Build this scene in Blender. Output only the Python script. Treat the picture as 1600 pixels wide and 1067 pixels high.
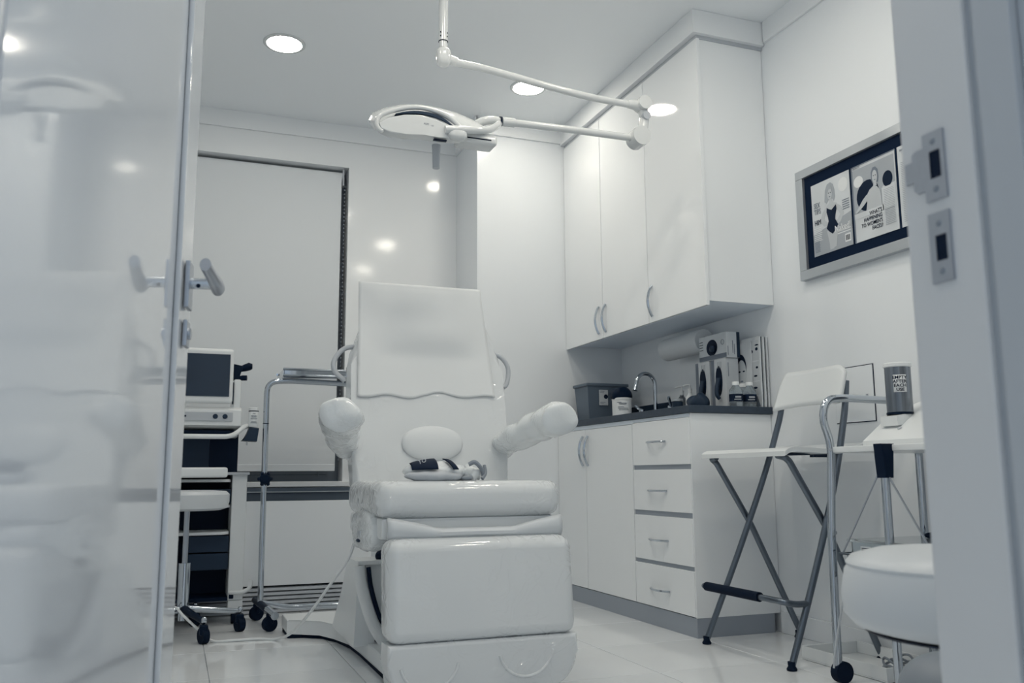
import bpy, bmesh, math, random
from mathutils import Vector, Matrix, noise
random.seed(7)
PI = math.pi
S = bpy.context.scene
COL = S.collection
for o in list(bpy.data.objects):
    bpy.data.objects.remove(o)

# ------------------------------------------------------------------ camera
cam_d = bpy.data.cameras.new('camera')
cam = bpy.data.objects.new('camera', cam_d); COL.objects.link(cam)
yaw, pitch, roll = math.radians(20.86), math.radians(8.634), math.radians(-0.324)
fwd = Vector((math.sin(yaw)*math.cos(pitch), math.cos(yaw)*math.cos(pitch), math.sin(pitch)))
rgt = Vector((math.cos(yaw), -math.sin(yaw), 0)); upv = rgt.cross(fwd)
rr = rgt*math.cos(roll) + upv*math.sin(roll); uu = upv*math.cos(roll) - rgt*math.sin(roll)
M = Matrix((rr, uu, -fwd)).transposed().to_4x4(); M.translation = (0, 0, 0.63)
cam.matrix_world = M
cam_d.sensor_fit = 'HORIZONTAL'; cam_d.sensor_width = 36.0; cam_d.lens = 36.0*1371/1600
cam_d.clip_start = 0.02
cam_d.dof.use_dof = True; cam_d.dof.focus_distance = 3.2; cam_d.dof.aperture_fstop = 5.0
S.camera = cam
# ------------------------------------------------------------------ world, exposure
S.view_settings.view_transform = 'Standard'; S.view_settings.look = 'None'
S.view_settings.exposure = 0.0; S.view_settings.gamma = 1.0
S.view_settings.use_curve_mapping = False
W = bpy.data.worlds.new('world'); S.world = W; W.use_nodes = True
W.node_tree.nodes['Background'].inputs[0].default_value = (0.74, 0.87, 1.0, 1)
W.node_tree.nodes['Background'].inputs[1].default_value = 0.75
LAMP = 62.0
S.cycles.diffuse_bounces = 10; S.cycles.glossy_bounces = 6; S.cycles.max_bounces = 14; S.cycles.transmission_bounces = 10

# ------------------------------------------------------------------ materials
MATS = {}
def mat(name, col, rough=0.5, metal=0.0, spec=0.5, coat=0.0, coat_rough=0.05, bump=0.0, bscale=40.0,
        var=0.0, vscale=6.0, trans=0.0, ior=1.45, emit=None, estr=0.0, stretch=None, coat_bump=0.0, cscale=20.0, alpha=1.0):
    m = bpy.data.materials.new(name); m.use_nodes = True
    nt = m.node_tree; b = nt.nodes['Principled BSDF']
    b.inputs['Base Color'].default_value = (*col, 1); b.inputs['Roughness'].default_value = rough
    b.inputs['Metallic'].default_value = metal; b.inputs['IOR'].default_value = ior
    b.inputs['Specular IOR Level'].default_value = spec
    b.inputs['Coat Weight'].default_value = coat; b.inputs['Coat Roughness'].default_value = coat_rough
    b.inputs['Transmission Weight'].default_value = trans
    b.inputs['Alpha'].default_value = alpha
    if emit:
        b.inputs['Emission Color'].default_value = (*emit, 1); b.inputs['Emission Strength'].default_value = estr
    tc = nt.nodes.new('ShaderNodeTexCoord'); src = tc.outputs['Object']
    if stretch:
        mp = nt.nodes.new('ShaderNodeMapping'); mp.inputs['Scale'].default_value = stretch
        nt.links.new(src, mp.inputs['Vector']); src = mp.outputs['Vector']
    if var > 0:
        n = nt.nodes.new('ShaderNodeTexNoise'); n.inputs['Scale'].default_value = vscale; n.inputs['Detail'].default_value = 4
        nt.links.new(src, n.inputs['Vector'])
        r = nt.nodes.new('ShaderNodeValToRGB')
        r.color_ramp.elements[0].position = 0.3; r.color_ramp.elements[1].position = 0.7
        r.color_ramp.elements[0].color = (*[c*(1-var) for c in col], 1); r.color_ramp.elements[1].color = (*[min(1, c*(1+var)) for c in col], 1)
        nt.links.new(n.outputs['Fac'], r.inputs['Fac']); nt.links.new(r.outputs['Color'], b.inputs['Base Color'])
    def bumpnode(scale, strength, dist):
        n = nt.nodes.new('ShaderNodeTexNoise'); n.inputs['Scale'].default_value = scale; n.inputs['Detail'].default_value = 3
        nt.links.new(src, n.inputs['Vector'])
        bp = nt.nodes.new('ShaderNodeBump'); bp.inputs['Strength'].default_value = strength; bp.inputs['Distance'].default_value = dist
        nt.links.new(n.outputs['Fac'], bp.inputs['Height']); return bp
    if bump > 0:
        nt.links.new(bumpnode(bscale, bump, 0.004).outputs[0], b.inputs['Normal'])
    if coat_bump > 0:
        n = nt.nodes.new('ShaderNodeTexNoise'); n.inputs['Scale'].default_value = cscale
        n.inputs['Detail'].default_value = 3; n.inputs['Distortion'].default_value = 1.5
        nt.links.new(src, n.inputs['Vector'])
        bp = nt.nodes.new('ShaderNodeBump'); bp.inputs['Strength'].default_value = coat_bump; bp.inputs['Distance'].default_value = 0.01
        n.inputs['Detail'].default_value = 2
        cr = nt.nodes.new('ShaderNodeValToRGB'); e = cr.color_ramp.elements
        e[0].position = 0.43; e[0].color = (0, 0, 0, 1); e[1].position = 0.57; e[1].color = (0, 0, 0, 1)
        k = cr.color_ramp.elements.new(0.5); k.color = (1, 1, 1, 1)
        nt.links.new(n.outputs['Fac'], cr.inputs['Fac'])
        n2 = nt.nodes.new('ShaderNodeTexNoise'); n2.inputs['Scale'].default_value = 5.0; n2.inputs['Detail'].default_value = 1
        nt.links.new(src, n2.inputs['Vector'])
        mk = nt.nodes.new('ShaderNodeMapRange'); mk.inputs['From Min'].default_value = 0.45; mk.inputs['From Max'].default_value = 0.62
        nt.links.new(n2.outputs['Fac'], mk.inputs['Value'])
        mu = nt.nodes.new('ShaderNodeMath'); mu.operation = 'MULTIPLY'
        nt.links.new(cr.outputs['Color'], mu.inputs[0]); nt.links.new(mk.outputs['Result'], mu.inputs[1])
        nt.links.new(mu.outputs[0], bp.inputs['Height'])
        nt.links.new(bp.outputs[0], b.inputs['Coat Normal'])
    MATS[name] = m; return m

WHT = (0.80, 0.828, 0.858)
m_wall = mat('wall_paint', WHT, 0.22, bump=0.03, bscale=55)
m_wallg = mat('glossy_wall_paint', (0.82, 0.84, 0.86), 0.10, bump=0.05, bscale=9)
m_ceil = mat('ceiling_paint', (0.885, 0.91, 0.935), 0.7)
m_trim = mat('trim_paint', (0.82, 0.84, 0.86), 0.3)
m_door = mat('door_gloss', (0.60, 0.63, 0.67), 0.07, coat=0.5, coat_rough=0.05, bump=0.05, bscale=4)
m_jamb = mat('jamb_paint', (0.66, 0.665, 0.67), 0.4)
m_case = mat('casing_hall_shade', (0.47, 0.495, 0.525), 0.4)  # darker than the jamb: dim hallway light put into the colour
m_tile = mat('floor_tile', (0.74, 0.765, 0.79), 0.10, var=0.05, vscale=2.0)
m_grout = mat('tile_grout', (0.36, 0.39, 0.43), 0.8)
m_cab = mat('cabinet_gloss', (0.84, 0.862, 0.882), 0.05, coat=0.3, coat_rough=0.02)
m_cabb = mat('cabinet_satin', (0.84, 0.862, 0.882), 0.25)
m_carc = mat('cabinet_board_shade_tint', (0.76, 0.83, 0.91), 0.4)  # blue tint puts the bluish shade under the cabinet into the colour
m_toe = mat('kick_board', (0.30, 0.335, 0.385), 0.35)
m_counter = mat('counter_laminate', (0.045, 0.062, 0.088), 0.45, spec=0.25, var=0.1, vscale=60)
m_dark = mat('navy_black_plastic', (0.003, 0.011, 0.030), 0.45, spec=0.12)
m_darkg = mat('dark_slate_plastic', (0.020, 0.037, 0.066), 0.45, spec=0.2)
m_rubber = mat('black_rubber', (0.004, 0.011, 0.028), 0.7, spec=0.12)
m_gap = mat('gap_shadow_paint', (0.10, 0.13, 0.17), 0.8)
m_grey = mat('grey_plastic', (0.22, 0.25, 0.29), 0.45)
m_grey2 = mat('light_grey_plastic', (0.46, 0.49, 0.53), 0.4)
m_wplas = mat('white_plastic', (0.75, 0.775, 0.79), 0.28)
m_lamp = mat('lamp_enamel', (0.66, 0.68, 0.69), 0.15, coat=0.4)
m_chrome = mat('chrome', (0.50, 0.54, 0.59), 0.08, metal=1.0)
m_satin = mat('satin_metal', (0.42, 0.45, 0.50), 0.28, metal=1.0)
m_tube = mat('painted_steel_tube', (0.15, 0.178, 0.215), 0.3, metal=1.0)
m_brush = mat('brushed_steel', (0.22, 0.245, 0.28), 0.28, metal=1.0, bump=0.1, bscale=60, var=0.4, vscale=55, stretch=(1, 1, 0.02))
m_alu = mat('brushed_frame', (0.50, 0.53, 0.56), 0.35, metal=0.7, bump=0.05, bscale=80, stretch=(1, 0.05, 1))
m_film = mat('upholstery_under_film', (0.66, 0.685, 0.705), 0.45, coat=1.0, coat_rough=0.07, coat_bump=0.8, cscale=11, bump=0.15, bscale=14)
m_filmt = mat('crinkled_film', (0.70, 0.73, 0.75), 0.35, coat=1.0, coat_rough=0.08, coat_bump=0.9, cscale=22, bump=0.55, bscale=26)
m_vinyl = mat('white_vinyl', (0.62, 0.65, 0.68), 0.35, bump=0.03, bscale=30)
m_pad = mat('matte_white_vinyl', (0.68, 0.705, 0.725), 0.5)
m_paper = mat('paper', (0.72, 0.74, 0.755), 0.85, bump=0.08, bscale=25)
m_towel = mat('towel_paper', (0.72, 0.745, 0.77), 0.95, bump=0.3, bscale=90)
m_blind = mat('blind_fabric', (0.70, 0.73, 0.76), 0.9, bump=0.05, bscale=200)
m_frameg = mat('window_frame_grey', (0.20, 0.235, 0.28), 0.5)
m_glassd = mat('window_glass', (0.03, 0.045, 0.07), 0.05)
m_screen = mat('monitor_glass', (0.016, 0.03, 0.055), 0.22)
m_clear = mat('clear_plastic', (0.85, 0.9, 0.93), 0.12, trans=0.92, ior=1.2)
m_water = mat('clear_bottle', (0.72, 0.8, 0.86), 0.08, trans=0.85, ior=1.3)
m_ink = mat('navy_ink', (0.005, 0.014, 0.036), 0.6, spec=0.15)
m_inkm = mat('grey_ink', (0.16, 0.19, 0.24), 0.6)
m_inkl = mat('pale_ink', (0.36, 0.39, 0.43), 0.6)
m_print = mat('magazine_paper', (0.60, 0.63, 0.66), 0.35, var=0.06, vscale=9)
m_skin = mat('printed_skin_tone', (0.50, 0.53, 0.56), 0.4)
m_matb = mat('navy_mat_board', (0.004, 0.013, 0.036), 0.8, spec=0.12)
m_bin = mat('grey_translucent_bin', (0.11, 0.145, 0.19), 0.4)
m_emit = mat('lamp_diffuser', (0.9, 0.9, 0.88), 0.5, emit=(1.0, 0.935, 0.805), estr=LAMP)

# ------------------------------------------------------------------ mesh helpers
def catmull(pts, n=8):
    P = [Vector(p) for p in pts]; P = [2*P[0]-P[1]] + P + [2*P[-1]-P[-2]]
    out = []
    for i in range(1, len(P)-2):
        a, b, c, d = P[i-1:i+3]
        for k in range(n):
            t = k/n
            out.append(0.5*((2*b)+(c-a)*t+(2*a-5*b+4*c-d)*t*t+(3*b-a-3*c+d)*t**3))
    out.append(P[-2]); return out
def fillet(pts, r, n=6):
    P = [Vector(p) for p in pts]; out = [P[0]]
    for i in range(1, len(P)-1):
        a, b, c = P[i-1], P[i], P[i+1]
        u, v = (a-b), (c-b); rl = min(r, u.length*0.49, v.length*0.49)
        p, q = b+u.normalized()*rl, b+v.normalized()*rl
        for k in range(n+1):
            t = k/n; out.append(p.lerp(b, t).lerp(b.lerp(q, t), t))
    out.append(P[-1]); return out

class MB:
    def __init__(self, M=None):
        self.bm = bmesh.new(); self.M = M; self.bev = False
    def box(self, x0, x1, y0, y1, z0, z1, bev=0.0, seg=2):
        bm = self.bm
        v = [bm.verts.new((x, y, z)) for x in (x0, x1) for y in (y0, y1) for z in (z0, z1)]
        fs = [bm.faces.new([v[i] for i in f]) for f in ((0,1,3,2),(4,6,7,5),(0,4,5,1),(2,3,7,6),(0,2,6,4),(1,5,7,3))]
        if bev > 0:
            self.bev = True
            es = list({e for f in fs for e in f.edges})
            bmesh.ops.bevel(bm, geom=es, offset=bev, segments=seg, affect='EDGES', profile=0.5)
        return self
    def prism(self, poly, axis, a, b, bev=0.0, seg=2):
        bm = self.bm
        def pt(p, h):
            return {'x': (h, p[0], p[1]), 'y': (p[0], h, p[1]), 'z': (p[0], p[1], h)}[axis]
        A = [bm.verts.new(pt(p, a)) for p in poly]; B = [bm.verts.new(pt(p, b)) for p in poly]
        fs = [bm.faces.new(A), bm.faces.new(list(reversed(B)))]
        n = len(poly)
        sd = [bm.faces.new((A[i], A[(i+1) % n], B[(i+1) % n], B[i])) for i in range(n)]
        if bev > 0:
            self.bev = True
            es = list({e for f in fs for e in f.edges})
            bmesh.ops.bevel(bm, geom=es, offset=bev, segments=seg, affect='EDGES', profile=0.5)
        return self
    def tube(self, pts, r, seg=12, closed=False, flat=None):
        bm = self.bm; P = [Vector(p) for p in pts]; n = len(P)
        R = r if isinstance(r, (list, tuple)) else [r]*n
        if len(R) != n: R = [R[0] + (R[-1]-R[0])*i/(n-1) for i in range(n)]
        T = []
        for i in range(n):
            if closed: t = P[(i+1) % n]-P[i-1]
            else: t = P[min(i+1, n-1)]-P[max(i-1, 0)]
            T.append(t.normalized() if t.length > 1e-9 else Vector((0, 0, 1)))
        u = T[0].orthogonal().normalized()
        if abs(T[0].z) < 0.95:
            u = (Vector((0, 0, 1)) - T[0]*T[0].z).normalized()
        rings = []
        for i in range(n):
            if i: 
                u = (u - T[i]*u.dot(T[i]))
                u = u.normalized() if u.length > 1e-6 else T[i].orthogonal().normalized()
            w = T[i].cross(u); sq = flat or 1.0
            rings.append([bm.verts.new(P[i] + (u*math.cos(2*PI*k/seg)*sq + w*math.sin(2*PI*k/seg))*R[i]) for k in range(seg)])
        for i in range(n if closed else n-1):
            a, b = rings[i], rings[(i+1) % n]
            for k in range(seg): bm.faces.new((a[k], a[(k+1) % seg], b[(k+1) % seg], b[k]))
        if not closed:
            bm.faces.new(list(reversed(rings[0]))); bm.faces.new(rings[-1])
        return self
    def cyl(self, p, q, r, seg=16): return self.tube([p, q], r, seg)
    def lathe(self, prof, c, axis=(0, 0, 1), seg=24):
        bm = self.bm; A = Vector(axis).normalized(); u = A.orthogonal().normalized(); w = A.cross(u); c = Vector(c)
        rings = []
        for r, h in prof:
            if r < 1e-6: rings.append([bm.verts.new(c+A*h)])
            else: rings.append([bm.verts.new(c+A*h+(u*math.cos(2*PI*k/seg)+w*math.sin(2*PI*k/seg))*r) for k in range(seg)])
        for a, b in zip(rings, rings[1:]):
            for k in range(seg):
                k2 = (k+1) % seg
                if len(a) == 1 and len(b) == 1: break
                if len(a) == 1: bm.faces.new((a[0], b[k2], b[k]))
                elif len(b) == 1: bm.faces.new((a[k], a[k2], b[0]))
                else: bm.faces.new((a[k], a[k2], b[k2], b[k]))
        return self
    def blob(self, c, rad, p=2.0, seg=28, rings=16, fn=None):
        # super-ellipsoid, exponent p (2 = ellipsoid, larger = boxier)
        bm = self.bm; e = 2.0/p
        sg = lambda v: math.copysign(abs(v)**e, v)
        R = []
        for i in range(rings+1):
            ph = -PI/2+PI*i/rings; row = []
            for k in range(1 if i in (0, rings) else seg):
                th = 2*PI*k/seg
                v = Vector((sg(math.cos(ph))*sg(math.cos(th))*rad[0], sg(math.cos(ph))*sg(math.sin(th))*rad[1], sg(math.sin(ph))*rad[2]))
                if fn: v = fn(v)
                row.append(bm.verts.new(Vector(c)+v))
            R.append(row)
        for a, b in zip(R, R[1:]):
            for k in range(seg):
                k2 = (k+1) % seg
                if len(a) == 1: bm.faces.new((a[0], b[k2], b[k]))
                elif len(b) == 1: bm.faces.new((a[k], a[k2], b[0]))
                else: bm.faces.new((a[k], a[k2], b[k2], b[k]))
        return self
    def loft(self, sections):
        bm = self.bm; R = [[bm.verts.new(p) for p in s] for s in sections]; n = len(R[0])
        for a, b in zip(R, R[1:]):
            for k in range(n): bm.faces.new((a[k], a[(k+1) % n], b[(k+1) % n], b[k]))
        bm.faces.new(list(reversed(R[0]))); bm.faces.new(R[-1]); return self
    def grid(self, fn, nu, nv):
        bm = self.bm; V = [[bm.verts.new(fn(i/nu, j/nv)) for j in range(nv+1)] for i in range(nu+1)]
        for i in range(nu):
            for j in range(nv): bm.faces.new((V[i][j], V[i+1][j], V[i+1][j+1], V[i][j+1]))
        return self
    def subdivide(self, n=1):
        bmesh.ops.subdivide_edges(self.bm, edges=self.bm.edges[:], cuts=n, use_grid_fill=True); return self
    def warp(self, fn):
        for v in self.bm.verts: v.co = fn(v.co.copy())
        return self
    def build(self, name, material, parent=None, ang=40):
        bm = self.bm
        bmesh.ops.recalc_face_normals(bm, faces=bm.faces[:])
        if self.M is not None: bm.transform(self.M)
        if parent is not None: bm.transform(Matrix.Translation(-base_of(parent)))
        me = bpy.data.meshes.new(name); bm.to_mesh(me); bm.free()
        me.materials.append(material)
        for p in me.polygons: p.use_smooth = True
        me.set_sharp_from_angle(angle=math.radians(ang))
        o = bpy.data.objects.new(name, me); COL.objects.link(o)
        if self.bev:
            wn = o.modifiers.new('normals', 'WEIGHTED_NORMAL'); wn.keep_sharp = True; wn.weight = 90
        if parent is not None: o.parent = parent
        return o
def base_of(o):
    v = Vector((0, 0, 0))
    while o is not None: v += o.location; o = o.parent
    return v
def tag(o, label, cat, group=None):
    o['label'] = label; o['category'] = cat
    if group: o['group'] = group
    return o
def thing(name, label, cat, loc, group=None):
    o = bpy.data.objects.new(name, None); COL.objects.link(o); o.location = loc
    o.empty_display_size = 0.05
    return tag(o, label, cat, group)
def struct(o, label=None):
    o['kind'] = 'structure'
    if label: o['label'] = label
    return o
def solidify(o, t, offset=0):
    md = o.modifiers.new('thickness', 'SOLIDIFY'); md.thickness = t; md.offset = offset; return o
def copy_thing(root, loc, label):
    r = root.copy(); COL.objects.link(r); r.location = loc; r['label'] = label
    for ch in list(root.children):
        c = ch.copy(); COL.objects.link(c); c.parent = r
        for g in list(ch.children):
            d = g.copy(); COL.objects.link(d); d.parent = c
    return r
def text(name, body, size, origin, xdir, ydir, material, parent, align='LEFT', sx=1.0, thick=0.0004, bold=0.0, space=1.0):
    cu = bpy.data.curves.new(name, 'FONT'); cu.body = body; cu.size = size; cu.align_x = align
    cu.extrude = thick/2; cu.offset = bold; cu.resolution_u = 2; cu.space_line = space
    t = bpy.data.objects.new(name, cu); COL.objects.link(t)
    dg = bpy.context.evaluated_depsgraph_get(); dg.update()
    me = bpy.data.meshes.new_from_object(t.evaluated_get(dg))
    bpy.data.objects.remove(t)
    X, Y = Vector(xdir).normalized(), Vector(ydir).normalized(); Z = X.cross(Y)
    R = Matrix((X*sx, Y, Z)).transposed().to_4x4(); R.translation = Vector(origin)
    me.transform(Matrix.Translation(-base_of(parent)) @ R)
    me.materials.clear(); me.materials.append(material)
    o = bpy.data.objects.new(name, me); COL.objects.link(o); o.parent = parent; return o
def poly(name, pts, material, parent, n, t=0.0006):
    """thin flat print: polygon pts (3d) with thickness t along n"""
    bm = bmesh.new(); n = Vector(n).normalized()
    A = [bm.verts.new(p) for p in pts]; B = [bm.verts.new(Vector(p)+n*t) for p in pts]; k = len(pts)
    bm.faces.new(A); bm.faces.new(list(reversed(B)))
    for i in range(k): bm.faces.new((A[i], A[(i+1) % k], B[(i+1) % k], B[i]))
    mb = MB(); mb.bm.free(); mb.bm = bm
    return mb.build(name, material, parent, 20)

XR, YB, YW, ZC, XL = 2.31, 4.34, 4.72, 2.575, -0.75
YF0, YF1 = 0.68, 0.81           # front wall slab (door opening in it)
XJ, XH = 0.835, -0.17            # right jamb, left (hinge) jamb
# ------------------------------------------------------------------ setting
fl = struct(MB().box(XL-0.1, XR+0.1, -1.6, YW+0.3, -0.06, -0.004).build('floor', m_grout), 'pale glossy square floor tiles with thin joints')
T = 0.45
def edges(lo, hi, off):
    k = math.ceil((lo-off)/T); e = [lo]
    while off+k*T < hi-0.001:
        if off+k*T > lo+0.001: e.append(off+k*T)
        k += 1
    return e+[hi]
ex, ey = edges(XL, XR, 1.482), edges(-1.5, YB+0.05, 3.035)
full = None
for i in range(len(ex)-1):
    for j in range(len(ey)-1):
        x0, x1, y0, y1 = ex[i], ex[i+1], ey[j], ey[j+1]
        if abs(x1-x0-T) < 1e-4 and abs(y1-y0-T) < 1e-4:
            if full is None:
                full = MB().box(-T/2+.0012, T/2-.0012, -T/2+.0012, T/2-.0012, -0.01, 0, 0.0006, 1).build('tile', m_tile)
                o = full
            else:
                o = full.copy(); COL.objects.link(o)
            o.location = ((x0+x1)/2, (y0+y1)/2, 0); o.parent = fl
        else:
            MB().box(x0+.0012, x1-.0012, y0+.0012, y1-.0012, -0.01, 0, 0.0006, 1).build('tile', m_tile, fl)
struct(MB().box(XL-0.1, XR+0.1, YF0, YW+0.2, ZC, ZC+0.1).build('ceiling', m_ceil))
struct(MB().box(XR, XR+0.1, YF0, YB+0.5, 0, ZC).build('wall_right', m_wall))
struct(MB().box(1.457, XR, YB, YB+0.5, 0, ZC).build('wall_bump_out', m_wall))
struct(MB().box(XL-0.1, XL, YF1, YW+0.2, 0, ZC).build('wall_left', m_wall))
# window wall with an opening
wx0, wx1, wz0, wz1 = -0.45, 0.83, 0.60, 2.332
wb = MB()
wb.box(XL, wx0, YW, YW+0.16, 0, ZC); wb.box(wx1, 1.457, YW, YW+0.16, 0, ZC)
wb.box(wx0, wx1, YW, YW+0.16, wz1, ZC); wb.box(wx0, wx1, YW, YW+0.16, 0, wz0)
struct(wb.build('wall_back', m_wallg))
# front wall with door opening (between hallway and room)
fb = MB()
fb.box(XL-0.1, XH-0.03, YF0, YF1, 0, ZC); fb.box(XJ+0.03, XR, YF0, YF1, 0, ZC); fb.box(XH-0.03, XJ+0.03, YF0, YF1, 2.1, ZC)
struct(fb.build('wall_front', m_wall))
# hallway behind the camera
hb = MB(); hb.box(XL-0.1, XL, -1.6, YF0, 0, ZC)
struct(hb.build('wall_hallway', m_wall))
struct(MB().box(XL-0.1, XR+0.1, -1.7, YF0, ZC, ZC+0.1).build('ceiling_hallway', m_ceil))
# cornice band round the room
tb = MB(); tb.box(XL, 1.447, YW-0.012, YW, 2.478, ZC, 0.002); struct(tb.build('trim_1', m_trim))
tb = MB(); tb.box(1.447, XR, YB-0.012, YB, 2.478, ZC, 0.002); tb.box(1.445, 1.457, YB-0.012, YW, 2.478, ZC, 0.002); struct(tb.build('trim_2', m_trim))
tb = MB(); tb.box(XR-0.012, XR, YF1, 2.95, 2.478, ZC, 0.002); struct(tb.build('trim_3', m_trim))
struct(MB().box(XR-0.014, XR, YF1, 3.02, 0, 0.082, 0.003).build('baseboard_right', m_wall))
# window: frame, glass, sill
win = struct(MB().box(wx0, wx1, YW+0.125, YW+0.16, wz0, wz0+0.035).box(wx0, wx0+0.05, YW+0.125, YW+0.16, wz0+0.035, wz1-0.05).box(wx1-0.06, wx1, YW+0.125, YW+0.16, wz0+0.035, wz1-0.05).box(wx0, wx1, YW+0.125, YW+0.16, wz1-0.05, wz1).build('window_1', m_frameg), 'grey framed window mostly covered by a roller blind')
MB().box(wx0+0.05, wx1-0.06, YW+0.145, YW+0.15, wz0+0.035, wz1-0.05).build('pane', m_glassd, win)
MB().box(0.355, 0.725, YW+0.119, YW+0.126, 0.62, 0.626).box(0.355, 0.361, YW+0.119, YW+0.126, 0.626, 0.72).box(0.72, 0.726, YW+0.119, YW+0.126, 0.626, 0.72).box(wx0+0.05, wx1-0.06, YW+0.1265, YW+0.1445, 0.637, 0.75).build('lower_sash', m_frameg, win)
MB().box(wx0-0.03, wx1+0.035, YW-0.035, YW+0.125, 0.574, 0.601, 0.004).build('sill', m_trim, win)
MB().box(wx1, wx1+0.035, YW-0.006, YW, 0.601, 0.86, 0.001).build('casing', m_trim, win)
# radiator enclosure under the window
enc = thing('radiator_cover', 'long white radiator cover with louvred base beneath the window', 'radiator cover', (0.5, YB, 0))
MB().box(XL+0.01, 1.455, YB, YB+0.02, 0.125, 0.513, 0.003).build('front_panel', m_wall, enc)
MB().box(XL+0.01, 1.455, YB+0.06, YW-0.01, 0.0, 0.125).build('dark_back', m_dark, enc)
MB().box(XL+0.01, 1.455, YB+0.02, YW-0.045, 0.49, 0.505).build('top_grille', m_darkg, enc)
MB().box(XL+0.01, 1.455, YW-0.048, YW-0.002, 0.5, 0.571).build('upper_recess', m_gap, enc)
MB().box(XL+0.01, 1.455, YW-0.054, YW-0.046, 0.547, 0.552, 0.001).build('metal_rail', m_alu, enc)
slat0 = None
for k in range(6):
    z = 0.004+0.0195*k
    MB().prism([(YB+0.0, z), (YB+0.004, z+0.0125), (YB+0.03, z+0.016), (YB+0.03, z+0.004)], 'x', XL+0.01, 1.455).build('slat', m_grey2, enc)
# roller blind
bl = thing('roller_blind', 'pale roller blind pulled almost fully down over the window', 'blind', (0.2, YW+0.06, wz1))
MB().cyl((wx0+0.02, YW+0.06, wz1-0.045), (wx1-0.03, YW+0.06, wz1-0.045), 0.03, 20).build('roller', m_blind, bl)
MB().box(wx0+0.02, wx1-0.035, YW+0.03, YW+0.0315, 0.67, wz1-0.045).build('fabric', m_blind, bl)
MB().box(wx0+0.02, wx1-0.035, YW+0.0265, YW+0.0345, 0.655, 0.69, 0.003).build('hem_bar', m_blind, bl)
MB().box(wx1-0.03, wx1-0.022, YW+0.02, YW+0.1, wz1-0.1, wz1-0.005, 0.002).build('bracket', m_grey2, bl)
bead = MB()
for k in range(70):
    bead.blob((wx1-0.016, YW+0.035, wz1-0.1-0.022*k), (0.004, 0.004, 0.006), seg=6, rings=4)
bc = bead.build('bead_chain', m_grey, bl)
# access hatch on the right wall
ah = thing('access_panel', 'small square flush access panel on the right wall', 'wall panel', (XR, 2.545, 0.91))
MB().box(XR-0.002, XR, 2.445, 2.645, 0.81, 1.016).build('gap_frame', m_ink, ah)
MB().box(XR-0.005, XR, 2.448, 2.642, 0.813, 1.013, 0.001).build('hatch', m_wall, ah)
MB().cyl((XR-0.009, 2.478, 0.905), (XR-0.004, 2.478, 0.905), 0.004, 10).build('latch', m_satin, ah)

# ------------------------------------------------------------------ ceiling lights
def downlight(x, y, label, first=None):
    t = thing('ceiling_light', label, 'ceiling light', (x, y, ZC), 'recessed ceiling lights')
    MB().lathe([(0.078, 0), (0.093, 0), (0.093, -0.004), (0.09, -0.007), (0.078, -0.007)], (x, y, ZC), seg=36).build('trim_ring', m_lamp, t)
    MB().lathe([(0, -0.0055), (0.078, -0.0055), (0.078, -0.001), (0, -0.001)], (x, y, ZC), seg=36).build('diffuser', m_emit, t)
    return t
L0 = downlight(0.372, 3.86, 'round lit ceiling light above the window side, left of the lamp pole')
copy_thing(L0, (1.585, 3.905, ZC), 'round lit ceiling light partly behind the upper lamp arm')
copy_thing(L0, (0.372, 2.27, ZC), 'round ceiling light above the frame, nearer the door on the left')
copy_thing(L0, (1.585, 2.27, ZC), 'round ceiling light above the frame, nearer the door on the right')
copy_thing(L0, (1.585, 1.30, ZC), 'round ceiling light just inside the door on the right')
copy_thing(L0, (0.372, 1.30, ZC), 'round ceiling light just inside the door on the left')
copy_thing(L0, (0.98, 2.20, ZC), 'added round fill light, unseen above the frame, middle of three over the chair front')  # extra downlight, added to spread the room light more evenly
copy_thing(L0, (1.05, 3.02, ZC), 'added round fill light, unseen above the frame, right beside the lamp pole')  # unseen lamp added as fill, softens contrast around the chair
copy_thing(L0, (1.6, -0.6, ZC), 'round ceiling light in the hallway, right of the other hallway light')
L4 = copy_thing(L0, (0.6, -0.6, ZC), 'round ceiling light in the hallway outside the door')

# ------------------------------------------------------------------ door leaf (left) and jamb (right)
P0, P1 = Vector((-0.156, 0.80, 0)), Vector((0.002, 1.83, 0))
dv = (P1-P0).normalized(); nv = Vector((dv.y, -dv.x, 0))   # nv points into the view side
DM = Matrix((dv, nv, Vector((0, 0, 1)))).transposed().to_4x4(); DM.translation = P0
Ld = (P1-P0).length
door = bpy.data.objects.new('door_1', None); COL.objects.link(door); door.location = P0
struct(door, 'white glossy door standing open at the left edge of the view')
door['label'] = 'white glossy door standing open at the left edge of the view'
MB(DM).box(0.012, Ld, -0.042, 0.0, 0.008, 2.09, 0.002).build('leaf', m_door, door)
MB(DM).box(Ld-0.13, Ld, 0.0, 0.011, 0.008, 2.09, 0.004).build('edge_stile', m_door, door)
lv = Ld-0.075
h = MB(DM).box(lv-0.025, lv+0.025, 0.013, 0.022, 0.945, 1.035, 0.002).build('lever_plate', m_satin, door)
MB(DM).cyl((lv, 0.022, 0.995), (lv, 0.072, 0.995), 0.0105).build('spindle', m_chrome, door)
MB(DM).tube(fillet([(lv+0.010, 0.070, 0.990), (lv-0.035, 0.068, 0.994), (lv-0.11, 0.060, 1.008)], 0.02), [0.013, 0.010], 14, flat=1.25).build('lever', m_satin, door)
MB(DM).cyl((lv-0.0085, 0.036, 0.989), (lv-0.0112, 0.036, 0.989), 0.004, 10).build('key_hole', m_dark, door)
MB(DM).box(lv-0.02, lv+0.022, 0.013, 0.021, 0.872, 0.922, 0.002).build('lock_plate', m_satin, door)
MB(DM).cyl((lv, 0.021, 0.897), (lv, 0.026, 0.897), 0.011).build('thumb_turn', m_satin, door)
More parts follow.
